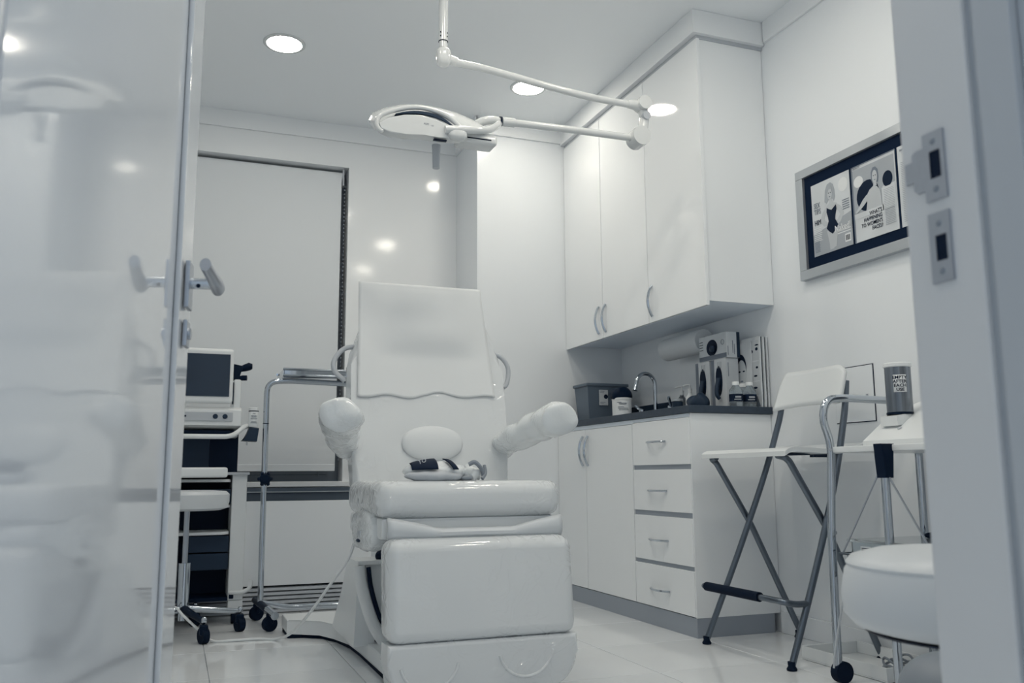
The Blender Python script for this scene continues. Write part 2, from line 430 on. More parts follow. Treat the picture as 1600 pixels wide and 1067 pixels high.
# right jamb: reveal, stop, casing
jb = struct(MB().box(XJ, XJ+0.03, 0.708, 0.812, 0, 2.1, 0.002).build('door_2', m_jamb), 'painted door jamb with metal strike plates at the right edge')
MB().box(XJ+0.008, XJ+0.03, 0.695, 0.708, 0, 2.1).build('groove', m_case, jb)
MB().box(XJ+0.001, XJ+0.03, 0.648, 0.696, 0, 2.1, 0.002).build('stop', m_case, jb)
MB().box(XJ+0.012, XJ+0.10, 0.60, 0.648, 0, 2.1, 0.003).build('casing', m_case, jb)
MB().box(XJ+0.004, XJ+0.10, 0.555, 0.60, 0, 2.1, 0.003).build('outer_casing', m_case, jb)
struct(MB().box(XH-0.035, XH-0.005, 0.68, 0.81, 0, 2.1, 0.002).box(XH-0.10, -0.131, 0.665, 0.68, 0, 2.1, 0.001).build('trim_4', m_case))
def strike(z0, z1, hz0, hz1, tongue):
    y0, y1 = 0.746, 0.777
    p = MB()
    p.box(XJ-0.0025, XJ, y0, y1, z0, hz0); p.box(XJ-0.0025, XJ, y0, y1, hz1, z1)
    p.box(XJ-0.0025, XJ, y0, y0+0.006, hz0, hz1)
    p.box(XJ-0.0025, XJ, y1-0.009, y1, hz0, hz1)
    if tongue:
        p.prism([(y1, hz0-0.012), (y1+0.012, hz0-0.012), (y1+0.017, hz0-0.007), (y1+0.017, hz1+0.004), (y1+0.012, hz1+0.008), (y1, hz1+0.008)], 'x', XJ-0.0025, XJ)
        p.prism([(XJ-0.0025, y1+0.016), (XJ-0.0005, y1+0.017), (XJ-0.0003, y1+0.030), (XJ-0.0024, y1+0.029)], 'z', hz0+0.004, hz1-0.004)
    s = p.build('strike_plate', m_satin, jb)
    MB().box(XJ-0.0012, XJ, y0+0.006, y1-0.009, hz0, hz1).build('hole', m_dark, s)
    for zz in ((z0+hz0)/2, (z1+hz1)/2):
        MB().lathe([(0, 0.0012), (0.003, 0.001), (0.0045, 0)], (XJ-0.0025, (y0+y1)/2, zz), (-1, 0, 0), 12).build('screw', m_grey, s)
strike(0.951, 1.036, 0.978, 1.012, True)
strike(0.851, 0.936, 0.877, 0.908, False)

# ------------------------------------------------------------------ base cabinet, counter, upper cabinet
def bow_handle(p, q, nrm, parent, bulge=0.03, w=0.006):
    p, q, n = Vector(p), Vector(q), Vector(nrm)
    pts = [p.lerp(q, k/14)+n*(bulge*math.sin(PI*k/14)**0.8+0.002) for k in range(15)]
    return MB().tube(pts, w, 8, flat=0.8).build('handle', m_chrome, parent)
bc = thing('base_cabinet', 'white base cabinet with four drawers and doors under the grey counter', 'cabinet', (2.1, 3.7, 0))
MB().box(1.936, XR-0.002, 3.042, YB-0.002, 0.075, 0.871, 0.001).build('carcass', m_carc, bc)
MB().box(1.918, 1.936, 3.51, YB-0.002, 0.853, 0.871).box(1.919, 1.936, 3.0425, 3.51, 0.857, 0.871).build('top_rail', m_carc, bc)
MB().box(1.918, XR-0.002, 3.036, 3.042, 0.075, 0.871).build('end_panel', m_cabb, bc)
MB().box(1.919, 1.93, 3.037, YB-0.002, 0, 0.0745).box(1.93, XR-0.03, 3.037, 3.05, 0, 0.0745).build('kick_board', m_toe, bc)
for (z0, z1, hz) in ((0.668, 0.855, 0.765), (0.475, 0.648, 0.56), (0.268, 0.454, 0.356), (0.078, 0.251, 0.153)):
    d = MB().box(1.915, 1.934, 3.043, 3.512, z0, z1, 0.002).build('drawer', m_cabb, bc)
    bow_handle((1.914, 3.225, hz), (1.914, 3.378, hz), (-1, 0, 0), d, 0.024)
for z0, z1 in ((0.648, 0.668), (0.454, 0.475), (0.251, 0.268)):
    MB().box(1.922, 1.936, 3.043, 3.512, z0, z1).build('drawer_gap', m_toe, bc)
for y0, y1, hy in ((3.517, 3.997, 3.97), (4.001, YB-0.004, 4.027)):
    d = MB().box(1.915, 1.934, y0, y1, 0.078, 0.851, 0.002).build('door', m_cabb, bc)
    bow_handle((1.914, hy, 0.672), (1.914, hy, 0.818), (-1, 0, 0), d, 0.022, 0.007)
ct = thing('countertop', 'slate grey countertop with dark upstand on the base cabinet', 'countertop', (2.1, 3.7, 0.872))
MB().box(1.908, XR-0.001, 3.022, YB-0.001, 0.872, 0.902, 0.002).build('slab', m_counter, ct)
MB().box(XR-0.018, XR-0.001, 3.05, YB-0.001, 0.902, 0.985, 0.001).box(1.93, XR-0.018, YB-0.018, YB-0.001, 0.902, 0.94, 0.001).build('upstand', m_darkg, ct)
MB().prism([(2.0, 3.6), (2.2, 3.6), (2.22, 3.62), (2.22, 3.98), (2.2, 4.0), (2.0, 4.0), (1.98, 3.98), (1.98, 3.62)], 'z', 0.9025, 0.904).build('sink_rim', m_chrome, ct)
uc = thing('upper_cabinet', 'tall glossy white wall cabinet with three doors reaching the ceiling trim', 'cabinet', (2.15, 3.66, 1.3))
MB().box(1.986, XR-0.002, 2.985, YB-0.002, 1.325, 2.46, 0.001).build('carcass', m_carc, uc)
MB().box(1.986, XR-0.002, 2.981, 2.985, 1.325, 2.46).build('end_panel', m_cabb, uc)
for y0, y1, hy in ((2.966, 3.428, 3.394), (3.432, 3.888, 3.853), (3.892, YB-0.004, 3.928)):
    d = MB().box(1.970, 1.9855, y0, y1, 1.303, 2.452, 0.002).build('door', m_cab, uc)
    bow_handle((1.969, hy, 1.328), (1.969, hy, 1.468), (-1, 0, 0), d, 0.022, 0.007)
MB().box(1.95, XR-0.002, 2.955, YB-0.002, 2.47, ZC-0.001, 0.002).build('crown_board', m_trim, uc)
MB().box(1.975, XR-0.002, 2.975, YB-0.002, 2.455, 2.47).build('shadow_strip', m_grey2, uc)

# ------------------------------------------------------------------ examination lamp
lamp = thing('exam_lamp', 'white ceiling mounted examination lamp with jointed double arm over the chair', 'lamp', (0.828, 2.85, ZC))
LY = 2.85
MB().lathe([(0.0, 0), (0.11, 0), (0.11, -0.03), (0.1, -0.045), (0.03, -0.05)], (0.828, LY, ZC), seg=32).build('ceiling_plate', m_lamp, lamp)
MB().cyl((0.828, LY, ZC-0.04), (0.828, LY, 2.172), 0.0165, 20).build('pole', m_lamp, lamp)
MB().cyl((0.828, LY, 2.172), (0.828, LY, 2.169), 0.0175, 20).build('black_ring', m_dark, lamp)
MB().cyl((0.828, LY, 2.169), (0.828, LY, 2.125), 0.0155, 20).build('swivel', m_lamp, lamp)
for dx, dz in ((0.010, 2.186), (0.010, 2.200), (-0.0125, 2.186), (-0.0125, 2.200)):
    MB().cyl((0.828+dx, LY-0.011, dz), (0.828+dx*1.15, LY-0.0145, dz), 0.0022, 8).build('screw', m_dark, lamp)
MB().blob((0.829, LY, 2.112), (0.027, 0.025, 0.036), 2.8).cyl((0.845, LY, 2.108), (0.879, LY, 2.100), 0.017).build('shoulder_joint', m_lamp, lamp)
arm1 = catmull([(0.87, LY, 2.099), (0.97, LY, 2.095), (1.08, LY, 2.084), (1.25, LY, 2.064), (1.42, LY, 2.050), (1.585, LY, 2.046)], 6)
MB().tube(arm1, 0.0135, 14).build('upper_arm', m_lamp, lamp)
MB().cyl((1.632, LY-0.034, 2.052), (1.632, LY+0.022, 2.052), 0.0275, 28).tube([(1.57, LY, 2.047), (1.6, LY, 2.049), (1.625, LY, 2.04)], [0.0155, 0.02, 0.02]).tube([(1.632, LY, 2.05), (1.643, LY, 2.0)], [0.022, 0.018], 16).build('elbow_joint', m_lamp, lamp)
MB().cyl((1.641, LY-0.026, 2.003), (1.641, LY+0.014, 2.003), 0.0165, 24).build('elbow_pivot', m_grey2, lamp)
MB().tube([(1.642, LY, 1.995), (1.635, LY, 1.955), (1.622, LY, 1.93)], [0.019, 0.02, 0.024], 18).cyl((1.612, LY-0.036, 1.914), (1.612, LY+0.03, 1.914), 0.038, 30).build('lower_elbow', m_lamp, lamp)
MB().tube([(1.59, LY, 1.911), (1.35, LY, 1.909), (1.115, LY, 1.903), (1.05, LY, 1.901)], 0.0135, 14).cyl((1.1, LY, 1.9028), (1.052, LY, 1.901), 0.017).build('lower_arm', m_lamp, lamp)
MB().cyl((1.049, LY, 1.901), (1.042, LY, 1.901), 0.0175, 20).build('black_ring', m_dark, lamp)
MB().tube(catmull([(1.042, LY, 1.900), (1.02, LY, 1.902), (0.985, LY+0.02, 1.90), (0.95, LY+0.06, 1.885)], 5), [0.014, 0.016], 14).build('wrist_joint', m_lamp, lamp)
# head: dome shell, inner body, slot
def head_sec(y, s):
    # profile in xz, s scales towards the sides
    top = [(0.566, 1.822), (0.578, 1.848), (0.62, 1.874), (0.68, 1.896), (0.745, 1.906), (0.81, 1.905), (0.87, 1.897), (0.93, 1.88), (0.985, 1.855)]
    bot = [(0.985, 1.84), (0.93, 1.83), (0.87, 1.822), (0.8, 1.806), (0.74, 1.795), (0.68, 1.789), (0.62, 1.786), (0.585, 1.79)]
    cx, cz = 0.77, 1.835
    return [((x-cx)*(0.25+0.75*s)+cx, y, (z-cz)*s+cz-0.006*(1-s)+0.45*(y-LY+0.10)) for x, z in top+bot]
shell = MB()
secs = []
for k in range(9):
    a = -PI/2+PI*k/8; s = max(0.35, math.cos(a)**0.45) if abs(math.cos(a)) > 1e-3 else 0.3
    secs.append(head_sec(LY+0.005+0.115*math.sin(a), s))
shell.loft(secs).build('head_shell', m_lamp, lamp)
# inner face plate on the viewer's side with a curved dark slot above it
fp = [(0.575, 1.815), (0.61, 1.838), (0.66, 1.855), (0.72, 1.862), (0.77, 1.855), (0.82, 1.838), (0.86, 1.82), (0.885, 1.80), (0.83, 1.79), (0.78, 1.79), (0.73, 1.792), (0.67, 1.786), (0.615, 1.783), (0.583, 1.795)]
MB().prism(fp, 'y', LY-0.118, LY-0.07, 0.006).build('head_face', m_lamp, lamp)
up_ = catmull([(0.632, LY-0.112, 1.855), (0.68, LY-0.112, 1.8705), (0.735, LY-0.112, 1.876), (0.79, LY-0.112, 1.866), (0.845, LY-0.112, 1.832)], 5)
lo_ = catmull([(0.632, LY-0.112, 1.853), (0.68, LY-0.112, 1.863), (0.735, LY-0.112, 1.866), (0.79, LY-0.112, 1.856), (0.845, LY-0.112, 1.829)], 5)
sl = MB()
sl.loft([[(a.x, LY-0.114, a.z), (a.x, LY-0.06, a.z), (b.x, LY-0.06, b.z), (b.x, LY-0.114, b.z)] for a, b in zip(up_, lo_)])
sl.build('air_slot', m_darkg, lamp)
ol = MB(); oo = [(a.x, LY, a.z) for a in catmull([(0.592, 0, 1.786), (0.574, 0, 1.798), (0.570, 0, 1.82), (0.585, 0, 1.845), (0.64, 0, 1.872), (0.7, 0, 1.889), (0.76, 0, 1.888), (0.82, 0, 1.87), (0.87, 0, 1.83)], 5)]
ol.tube([(x, LY-0.108, z) for x, y, z in oo], [0.004]+[0.0085]*(len(oo)-2)+[0.004], 10).build('head_rim', m_lamp, lamp)
text('lettering', 'AIM', 0.011, (0.727, LY-0.1184, 1.828), (1, 0, -0.05), (0.05, 0, 1), m_inkm, lamp)
text('lettering', 'LED', 0.006, (0.752, LY-0.1184, 1.826), (1, 0, -0.05), (0.05, 0, 1), m_inkl, lamp)
MB().tube(catmull([(0.80, LY-0.125, 1.788), (0.88, LY-0.125, 1.797), (0.96, LY-0.10, 1.818), (1.02, LY-0.03, 1.868), (1.04, LY, 1.893)], 6), [0.014, 0.013], 14).build('yoke', m_lamp, lamp)
MB().blob((0.845, LY-0.12, 1.808), (0.034, 0.02, 0.022), 2.6).build('yoke_pivot', m_lamp, lamp)
MB().box(0.86, 1.0, LY-0.10, LY-0.02, 1.795, 1.835, 0.012, 3).build('control_box', m_lamp, lamp)
MB().box(0.887, 0.975, LY-0.1025, LY-0.095, 1.8095, 1.8135, 0.001).build('vent_slot', m_dark, lamp)
MB().box(0.765, 0.81, LY-0.113, LY-0.10, 1.782, 1.786).build('lens_edge', m_dark, lamp)
MB().lathe([(0.0, 0), (0.016, 0), (0.014, -0.03), (0.0125, -0.085), (0.0, -0.087)], (0.805, LY+0.0, 1.79)).build('grip', m_grey2, lamp)
for o_ in lamp.children:
    n_ = o_.name.split('.')[0]
    if n_ in ('head_shell', 'head_face', 'air_slot', 'head_rim', 'lettering', 'yoke_pivot', 'control_box', 'vent_slot', 'lens_edge', 'grip'):
        o_.data.transform(Matrix.Translation((0.0, 0.0, -0.030 if n_ != 'grip' else -0.012)))

# ------------------------------------------------------------------ treatment chair
def crinkle(v, s=18, a=0.010):
    return v+Vector((noise.noise(v*s), noise.noise(v*s+Vector((9, 3, 1))), noise.noise(v*s+Vector((2, 8, 5)))))*a
CX = 0.853
chair = thing('treatment_chair', 'large white treatment chair wrapped in clear film facing the doorway', 'chair', (CX, 3.0, 0))
ybk = lambda z: 3.015+(z-0.6)*0.19
# backrest
hw = [(0.56, 0.27), (0.60, 0.283), (0.75, 0.288), (0.9, 0.288), (1.02, 0.286), (1.07, 0.278), (1.12, 0.255), (1.18, 0.232), (1.25, 0.21), (1.29, 0.195), (1.315, 0.16), (1.322, 0.10)]
ol = [(-w, z) for z, w in hw]+[(w, z) for z, w in reversed(hw)]
bk = MB(); bk.prism([(CX+x, z) for x, z in ol], 'y', 0, 0.10, 0.025, 4)
bk.warp(lambda v: Vector((v.x, v.y+ybk(v.z), v.z))).build('backrest', m_film, chair)
MB().blob((CX, ybk(0.742)-0.004, 0.742), (0.112, 0.022, 0.062), 2.2).warp(lambda v: v+Vector((0, (v.z-0.742)*0.19, 0))).build('lumbar_pad', m_pad, chair)
MB().blob((CX-0.005, ybk(1.2)+0.016, 1.205), (0.18, 0.022, 0.09), 2.4).warp(lambda v: v+Vector((0, (v.z-1.2)*0.19, 0))).build('headrest', m_film, chair)
# grab handles
for s, pts in ((-1, [(-0.24, 1.095), (-0.30, 1.085), (-0.337, 1.04), (-0.335, 1.0), (-0.30, 0.965)]), (1, [(0.24, 1.095), (0.295, 1.083), (0.325, 1.05), (0.328, 1.01), (0.312, 0.965), (0.27, 0.955)])):
    MB().tube(catmull([(CX+x, ybk(z)+0.05, z) for x, z in pts], 6), 0.009, 12).build('grab_handle', m_grey2, chair)
MB().box(CX+0.288, CX+0.296, ybk(0.94)+0.02, ybk(0.94)+0.04, 0.925, 0.96, 0.002).build('black_tag', m_dark, chair)
# seat
def seatfn(v):
    x, y, z = v
    e = max(0.0, min(1.0, abs(x-CX)/0.29))
    if z > 0.56: z += 0.010*e**3-0.006*(1-e)
    return Vector((x, y, z))
st = MB(); st.box(CX-0.297, CX+0.297, 2.575, 3.06, 0.502, 0.607, 0.042, 5)
st.warp(seatfn).build('seat_cushion', m_film, chair)
MB().box(CX-0.278, CX+0.28, 2.60, 3.1, 0.44, 0.505, 0.012, 2).build('seat_base', m_wplas, chair)
# folded skirt between seat and leg rest, flared at both ends
def skirt(u, v):
    x = CX-0.268+0.552*u; e = abs(2*u-1)
    top = 0.470+0.035*max(0, (e-0.45)/0.55)**0.8; bot = 0.448-0.004*e
    return Vector((x, 2.572-0.012*math.sin(PI*v)-0.01*max(0, e-0.5), bot+(top-bot)*v))
solidify(MB().grid(skirt, 30, 5).build('front_skirt', m_vinyl, chair), 0.012)
MB().blob((CX-0.27, 2.80, 0.46), (0.042, 0.15, 0.065), 3.0, fn=lambda v: crinkle(v, 20, 0.008)).build('side_bracket', m_filmt, chair)
MB().box(CX-0.3135, CX-0.30, 2.74, 2.78, 0.445, 0.462, 0.001).build('label_plate', m_grey2, chair)
MB().blob((CX-0.312, 2.76, 0.432), (0.008, 0.02, 0.006)).build('release_catch', m_darkg, chair)
# leg rest
lg = MB(); lg.box(CX-0.285, CX+0.29, 2.485, 2.60, 0.163, 0.448, 0.036, 5)
lg.warp(lambda v: Vector((v.x, v.y-(0.448-v.z)*0.10, v.z))).build('leg_rest', m_film, chair)
ol = [(-0.283, 0.165)]
for k in range(9): a = PI+PI/2*k/8; ol.append((-0.183+0.1*math.cos(a), 0.115+0.1*math.sin(a)))
for k in range(9): a = 1.5*PI+PI/2*k/8; ol.append((0.188+0.1*math.cos(a), 0.115+0.1*math.sin(a)))
ol.append((0.288, 0.165))
MB().prism([(CX+x, z) for x, z in ol], 'y', 2.462, 2.56, 0.012, 3).build('foot_rest', m_film, chair)
for dx, zc in ((-0.165, 0.125), (0.125, 0.14)):
    arc = [(CX+dx+0.085*math.cos(a), 2.4615, zc+0.085*math.sin(a)) for a in [PI*1.08+PI*0.86*k/20 for k in range(21)]]
    MB().tube(arc, 0.0045, 8).build('heel_seam', m_film, chair)
# column cover and base
MB().loft([[(0.590, 3.06, 0.06), (0.590, 3.50, 0.06), (1.12, 3.50, 0.06), (1.12, 3.06, 0.06)],
           [(0.600, 3.08, 0.2), (0.600, 3.38, 0.2), (1.11, 3.38, 0.2), (1.11, 3.08, 0.2)],
           [(0.606, 3.09, 0.335), (0.606, 3.28, 0.335), (1.10, 3.28, 0.335), (1.10, 3.09, 0.335)]]).build('column_cover', m_wplas, chair)
MB().tube(catmull([(0.606, 3.075, 0.325), (0.618, 3.07, 0.25), (0.65, 3.05, 0.14), (0.69, 3.03, 0.07)], 6), 0.022, 10).build('cover_rim', m_wplas, chair)
MB().tube(catmull([(0.636, 3.062, 0.32), (0.646, 3.058, 0.25), (0.672, 3.045, 0.16), (0.705, 3.03, 0.10)], 6), 0.008, 8).build('cover_gap', m_dark, chair)
MB().box(0.60, 0.76, 3.06, 3.09, 0.327, 0.342, 0.003).build('cover_lid', m_wplas, chair)
MB().prism([(0.66, 0.075), (0.72, 0.13), (0.80, 0.13), (0.80, 0.075)], 'y', 3.03, 3.07).build('boot', m_dark, chair)
MB().blob((0.688, 3.10, 0.352), (0.021, 0.021, 0.021)).build('knob', m_dark, chair)
MB().box(0.70, 1.02, 2.8, 3.35, 0.3, 0.45, 0.02).build('lift_frame', m_wplas, chair)
bo = [(0.441, 3.66), (0.50, 3.648), (0.565, 3.60), (0.605, 3.50), (0.63, 3.36), (0.637, 3.2), (0.637, 2.72), (0.66, 2.68), (1.05, 2.68), (1.07, 2.72), (1.07, 3.2), (1.08, 3.36), (1.105, 3.5), (1.15, 3.6), (1.21, 3.648), (1.27, 3.66), (1.27, 3.84), (0.441, 3.84)]
MB().prism(bo, 'z', 0.014, 0.068, 0.008).build('floor_base', m_wplas, chair)
MB().prism([(x+(0.004 if x < CX else -0.004), y) for x, y in bo], 'z', 0.0, 0.016).build('base_gasket', m_rubber, chair)
MB().blob((0.655, 2.66, 0.05), (0.05, 0.05, 0.05), 3).build('base_toe', m_wplas, chair)
# arm rests wrapped in crinkled film
for s in (-1, 1):
    ax = -0.325 if s < 0 else 0.278
    pts = catmull([(CX+s*0.29, 3.10, 0.725), (CX+ax, 3.02, 0.745), (CX+ax+s*0.02, 2.92, 0.768), (CX+ax+s*0.045, 2.80, 0.798), (CX+ax+s*0.062, 2.70, 0.812), (CX+ax+s*0.066, 2.66, 0.812)], 7)
    n = len(pts); R = []
    for i in range(n):
        t = i/(n-1); R.append((0.046+0.022*min(1, t*1.3))*(1 if t < 0.86 else max(0.25, math.sqrt(max(0, 1-((t-0.86)/0.14)**2)))))
    ar = MB().tube(pts, R, 28, flat=0.80)
    ar.warp(lambda v: crinkle(v, 16, 0.012)).build('arm_rest', m_filmt, chair)
    MB().tube([(CX+s*0.27, 3.12, 0.70), (CX+s*0.30, 3.09, 0.73)], 0.025, 12).build('arm_bracket', m_wplas, chair)
# paper cover draped over the head of the chair
ppx = lambda u: 0.593+0.482*u
def paper(u, v):
    z = 1.338-0.425*v-(0.007*math.sin(u*7)+0.008*math.sin(u*17+1))*max(0, (v-0.75)*4)
    x = ppx(u)-0.012*(v-0.5)*(1 if u < 0.5 else -0.7)
    if u > 0.75: x += 0.12*(u-0.75)*0.8*max(0, v-0.15)
    y = ybk(z)-0.006
    hx = min(1, abs((x-CX)/0.24)); hz = min(1, abs((z-1.20)/0.15))
    y -= 0.030*(0.5+0.5*math.cos(PI*hx**1.6))*(0.5+0.5*math.cos(PI*hz**1.8))
    y -= 0.003*noise.noise(Vector((x*6, z*7, 3)))
    if z > 1.31: y += 0.15*(z-1.31)
    return Vector((x, y, z))
pc = MB().grid(paper, 40, 44).build('paper_cover', m_paper)
solidify(pc, 0.0012, 1)
tag(pc, 'white paper sheet draped over the headrest of the treatment chair', 'paper sheet')
# bag on the seat
bag = thing('plastic_pouch', 'clear plastic pouch with navy patch lying on the treatment chair seat', 'bag', (0.81, 2.70, 0.600))
MB().blob((0.782, 2.73, 0.634), (0.095, 0.06, 0.027), 2.2, fn=lambda v: crinkle(v, 20, 0.008)).build('pouch', m_filmt, bag)
MB().blob((0.77, 2.70, 0.622), (0.085, 0.05, 0.017), 2.2, fn=lambda v: crinkle(v, 22, 0.006)).build('lower_fold', m_grey2, bag)
def patch(x0, x1):
    def f(u, v):
        x = x0+(x1-x0)*u-0.02*v*0; xx = x+0.02*(1-v)*(0 if x0 < 0.72 else 1)
        k = max(0, 1-((xx-0.782)/0.1)**2)
        ang = 0.15+1.1*v
        return Vector((xx, 2.73-0.068*math.cos(ang)*k**0.4-0.003, 0.634+0.034*math.sin(ang)*k**0.5+0.001))
    return f
solidify(MB().grid(patch(0.703, 0.772), 12, 8).build('navy_patch', m_ink, bag), 0.003)
solidify(MB().grid(patch(0.796, 0.812), 4, 8).build('navy_strap', m_ink, bag), 0.003)
text('lettering', 'TO', 0.016, (0.713, 2.648, 0.652), (1, -0.25, 0.35), (-0.2, 0.45, 1), m_print, bag)
MB().blob((0.88, 2.73, 0.629), (0.045, 0.04, 0.02), 2, fn=lambda v: crinkle(v, 34, 0.02)).build('crumpled_end', m_filmt, bag)
MB().tube(catmull([(0.868, 2.69, 0.652), (0.885, 2.685, 0.658), (0.905, 2.685, 0.64), (0.912, 2.69, 0.622)], 5), 0.006, 8).tube(catmull([(0.918, 2.70, 0.65), (0.918, 2.69, 0.63), (0.905, 2.68, 0.615)], 5), 0.005, 8).build('tie_ends', m_grey, bag)
MB().blob((0.86, 2.685, 0.617), (0.018, 0.012, 0.007)).build('grey_clip', m_grey, bag)
for o_ in list(bag.children):
    o_.data.transform(Matrix.Translation((-0.012, -0.035, 0.0)) @ Matrix.Diagonal((1.12, 1.1, 1.2, 1)))
# power cord from the chair to the floor
cord = MB().tube(catmull([(0.565, 2.92, 0.44), (0.545, 2.95, 0.36), (0.505, 3.05, 0.27), (0.47, 3.2, 0.17), (0.44, 3.45, 0.06), (0.40, 3.62, 0.008), (0.33, 3.66, 0.006), (0.25, 3.665, 0.006), (0.165, 3.68, 0.007), (0.115, 3.72, 0.045), (0.06, 3.78, 0.09), (0.02, 3.80, 0.125), (-0.05, 3.85, 0.10)], 8), 0.0052, 8).build('power_cord', m_wplas)
tag(cord, 'thin white cord hanging from the treatment chair and curving over the floor', 'cord')

# ------------------------------------------------------------------ instrument stand by the window
ms = thing('instrument_stand', 'chrome instrument stand on castors with a framed tray beside the window', 'stand', (0.385, 4.05, 0))
px, py = 0.372, 4.05
MB().tube(fillet([(px, py, 0.075), (px-0.002, py, 0.55), (px-0.004, py, 1.05), (px+0.10, py, 1.056), (0.86, py, 1.045)], 0.075), 0.0125, 14).build('post', m_chrome, ms)
MB().cyl((px-0.003, py, 0.86), (px-0.003, py, 0.863), 0.0132, 14).build('post_seam', m_dark, ms)
fr = fillet([(0.43, py-0.05, 1.075), (0.86, py-0.05, 1.075), (0.86, py+0.22, 1.075), (0.43, py+0.22, 1.075), (0.43, py-0.05, 1.0751)], 0.03)
MB().tube(fr[:-1], 0.006, 8).tube([(p.x, p.y, p.z+0.028) for p in fr[:-1]], 0.006, 8).build('tray_frame', m_chrome, ms)
MB().box(0.435, 0.855, py-0.048, py+0.215, 1.068, 1.071).box(0.435, 0.855, py-0.05, py-0.046, 1.071, 1.103).box(0.433, 0.437, py-0.05, py+0.215, 1.071, 1.103).build('tray', m_chrome, ms)
MB().lathe([(0.0, -0.014), (0.018, -0.014), (0.026, -0.006), (0.026, 0.006), (0.018, 0.014), (0, 0.014)], (px, py-0.022, 0.618), (0, 1, 0), 8).cyl((px, py-0.022, 0.618), (px, py, 0.618), 0.008).cyl((px, py, 0.595), (px, py, 0.64), 0.018).build('height_knob', m_dark, ms)
for k in range(6):
    a = 2*PI*k/6
    MB().blob((px+0.026*math.cos(a), py-0.022, 0.618+0.026*math.sin(a)), (0.008, 0.012, 0.008), seg=10, rings=6).build('knob_lobe', m_dark, ms)
MB().tube([(px-0.01, py+0.13, 0.085), (px, py, 0.085), (px+0.02, py-0.14, 0.075)], 0.0155, 12).build('base_bar', m_dark, ms)
MB().tube([(px+0.02, py-0.13, 0.076), (px+0.035, py-0.27, 0.07)], 0.0165, 14).build('base_end', m_chrome, ms)
MB().tube(fillet([(px, py, 0.09), (px+0.12, py+0.0, 0.063), (0.86, py+0.02, 0.06)], 0.03), 0.0125, 12).build('base_leg', m_chrome, ms)
def caster(x, y, r, parent, m=None, dx=0.0):
    c = MB().cyl((x+0.004, y-0.011, r), (x-0.004, y+0.011, r), r, 20).build('castor', m or m_rubber, parent)
    MB().box(x-0.015, x+0.015, y-0.012, y+0.012, r, 2*r+0.012, 0.004).build('castor_fork', m_dark, c)
    return c
caster(px-0.005, py+0.11, 0.03, ms); caster(px+0.022, py-0.20, 0.03, ms)

# ------------------------------------------------------------------ rolling stool by the cart
rs = thing('rolling_stool', 'low rolling stool with round white seat in front of the imaging cart', 'stool', (0.07, 3.88, 0))
sx, sy = 0.055, 3.88
MB().lathe([(0, 0.494), (0.13, 0.494), (0.157, 0.503), (0.163, 0.53), (0.163, 0.557), (0.15, 0.57), (0.10, 0.574), (0, 0.575)], (sx, sy, 0), seg=36).build('seat', m_vinyl, rs)
MB().cyl((sx, sy, 0.28), (sx, sy, 0.494), 0.011).build('piston', m_satin, rs)
MB().cyl((sx, sy, 0.115), (sx, sy, 0.285), 0.0235, 20).build('gas_cylinder', m_chrome, rs)
MB().cyl((sx, sy, 0.06), (sx, sy, 0.115), 0.018, 16).build('hub', m_chrome, rs)
for k, a in enumerate((math.radians(5), math.radians(-70), math.radians(-142), math.radians(146), math.radians(76))):
    ex_, ey_ = sx+0.225*math.cos(a), sy+0.225*math.sin(a)
    mm = m_chrome if k in (0, 2) else m_dark
    MB().tube([(sx+0.02*math.cos(a), sy+0.02*math.sin(a), 0.105), (ex_, ey_, 0.08)], [0.016, 0.010], 10).build('leg', mm, rs)
    c = MB().cyl((ex_-0.012, ey_-0.005, 0.03), (ex_+0.012, ey_+0.005, 0.03), 0.03, 18).build('castor', m_rubber, rs)
    MB().box(ex_-0.016, ex_+0.016, ey_-0.02, ey_+0.02, 0.032, 0.07, 0.006).build('castor_hood', m_dark, c)
    MB().blob((ex_, ey_, 0.086), (0.011, 0.011, 0.014)).build('cap', m_chrome, c)

# ------------------------------------------------------------------ imaging cart
ca = thing('imaging_cart', 'white imaging cart with dark open shelves behind the rolling stool', 'cart', (0.06, 4.17, 0))
CF = 4.07
MB().box(0.238, 0.302, CF+0.02, CF+0.24, 0.10, 0.642, 0.006).build('side_pillar', m_wplas, ca)
MB().box(-0.25, -0.19, CF+0.02, CF+0.24, 0.10, 0.642, 0.006).build('side_pillar', m_wplas, ca)
MB().box(-0.20, 0.242, CF+0.2, CF+0.235, 0.10, 0.64).box(-0.19, 0.238, CF+0.02, CF+0.2, 0.10, 0.115).build('dark_back', m_dark, ca)
MB().box(-0.25, 0.31, CF, CF+0.245, 0.636, 0.648, 0.003).build('cart_top', m_grey2, ca)
for z in (0.605, 0.495, 0.38):
    pts = [(-0.19, CF-0.005), (0.19, CF-0.005), (0.215, CF+0.004), (0.233, CF+0.03), (0.236, CF+0.19), (-0.19, CF+0.19)]
    MB().prism(pts, 'z', z, z+0.013, 0.003).build('shelf', m_wplas, ca)
MB().box(-0.18, 0.236, CF+0.03, CF+0.19, 0.512, 0.575, 0.004).build('shelf_box', m_darkg, ca)
MB().box(0.05, 0.236, CF+0.03, CF+0.19, 0.23, 0.30, 0.004).box(0.05, 0.236, CF+0.03, CF+0.19, 0.305, 0.375, 0.004).build('drawer_box', m_darkg, ca)
MB().prism([(-0.20, CF-0.13), (0.195, CF-0.13), (0.21, CF-0.115), (0.21, CF), (-0.20, CF)], 'z', 0.625, 0.668, 0.010, 3).build('keyboard_tray', m_wplas, ca)
MB().box(0.135, 0.262, CF+0.10, CF+0.2, 0.648, 0.82).build('rear_column', m_dark, ca)
MB().box(-0.2, 0.02, CF+0.10, CF+0.2, 0.648, 0.82).build('rear_column', m_dark, ca)
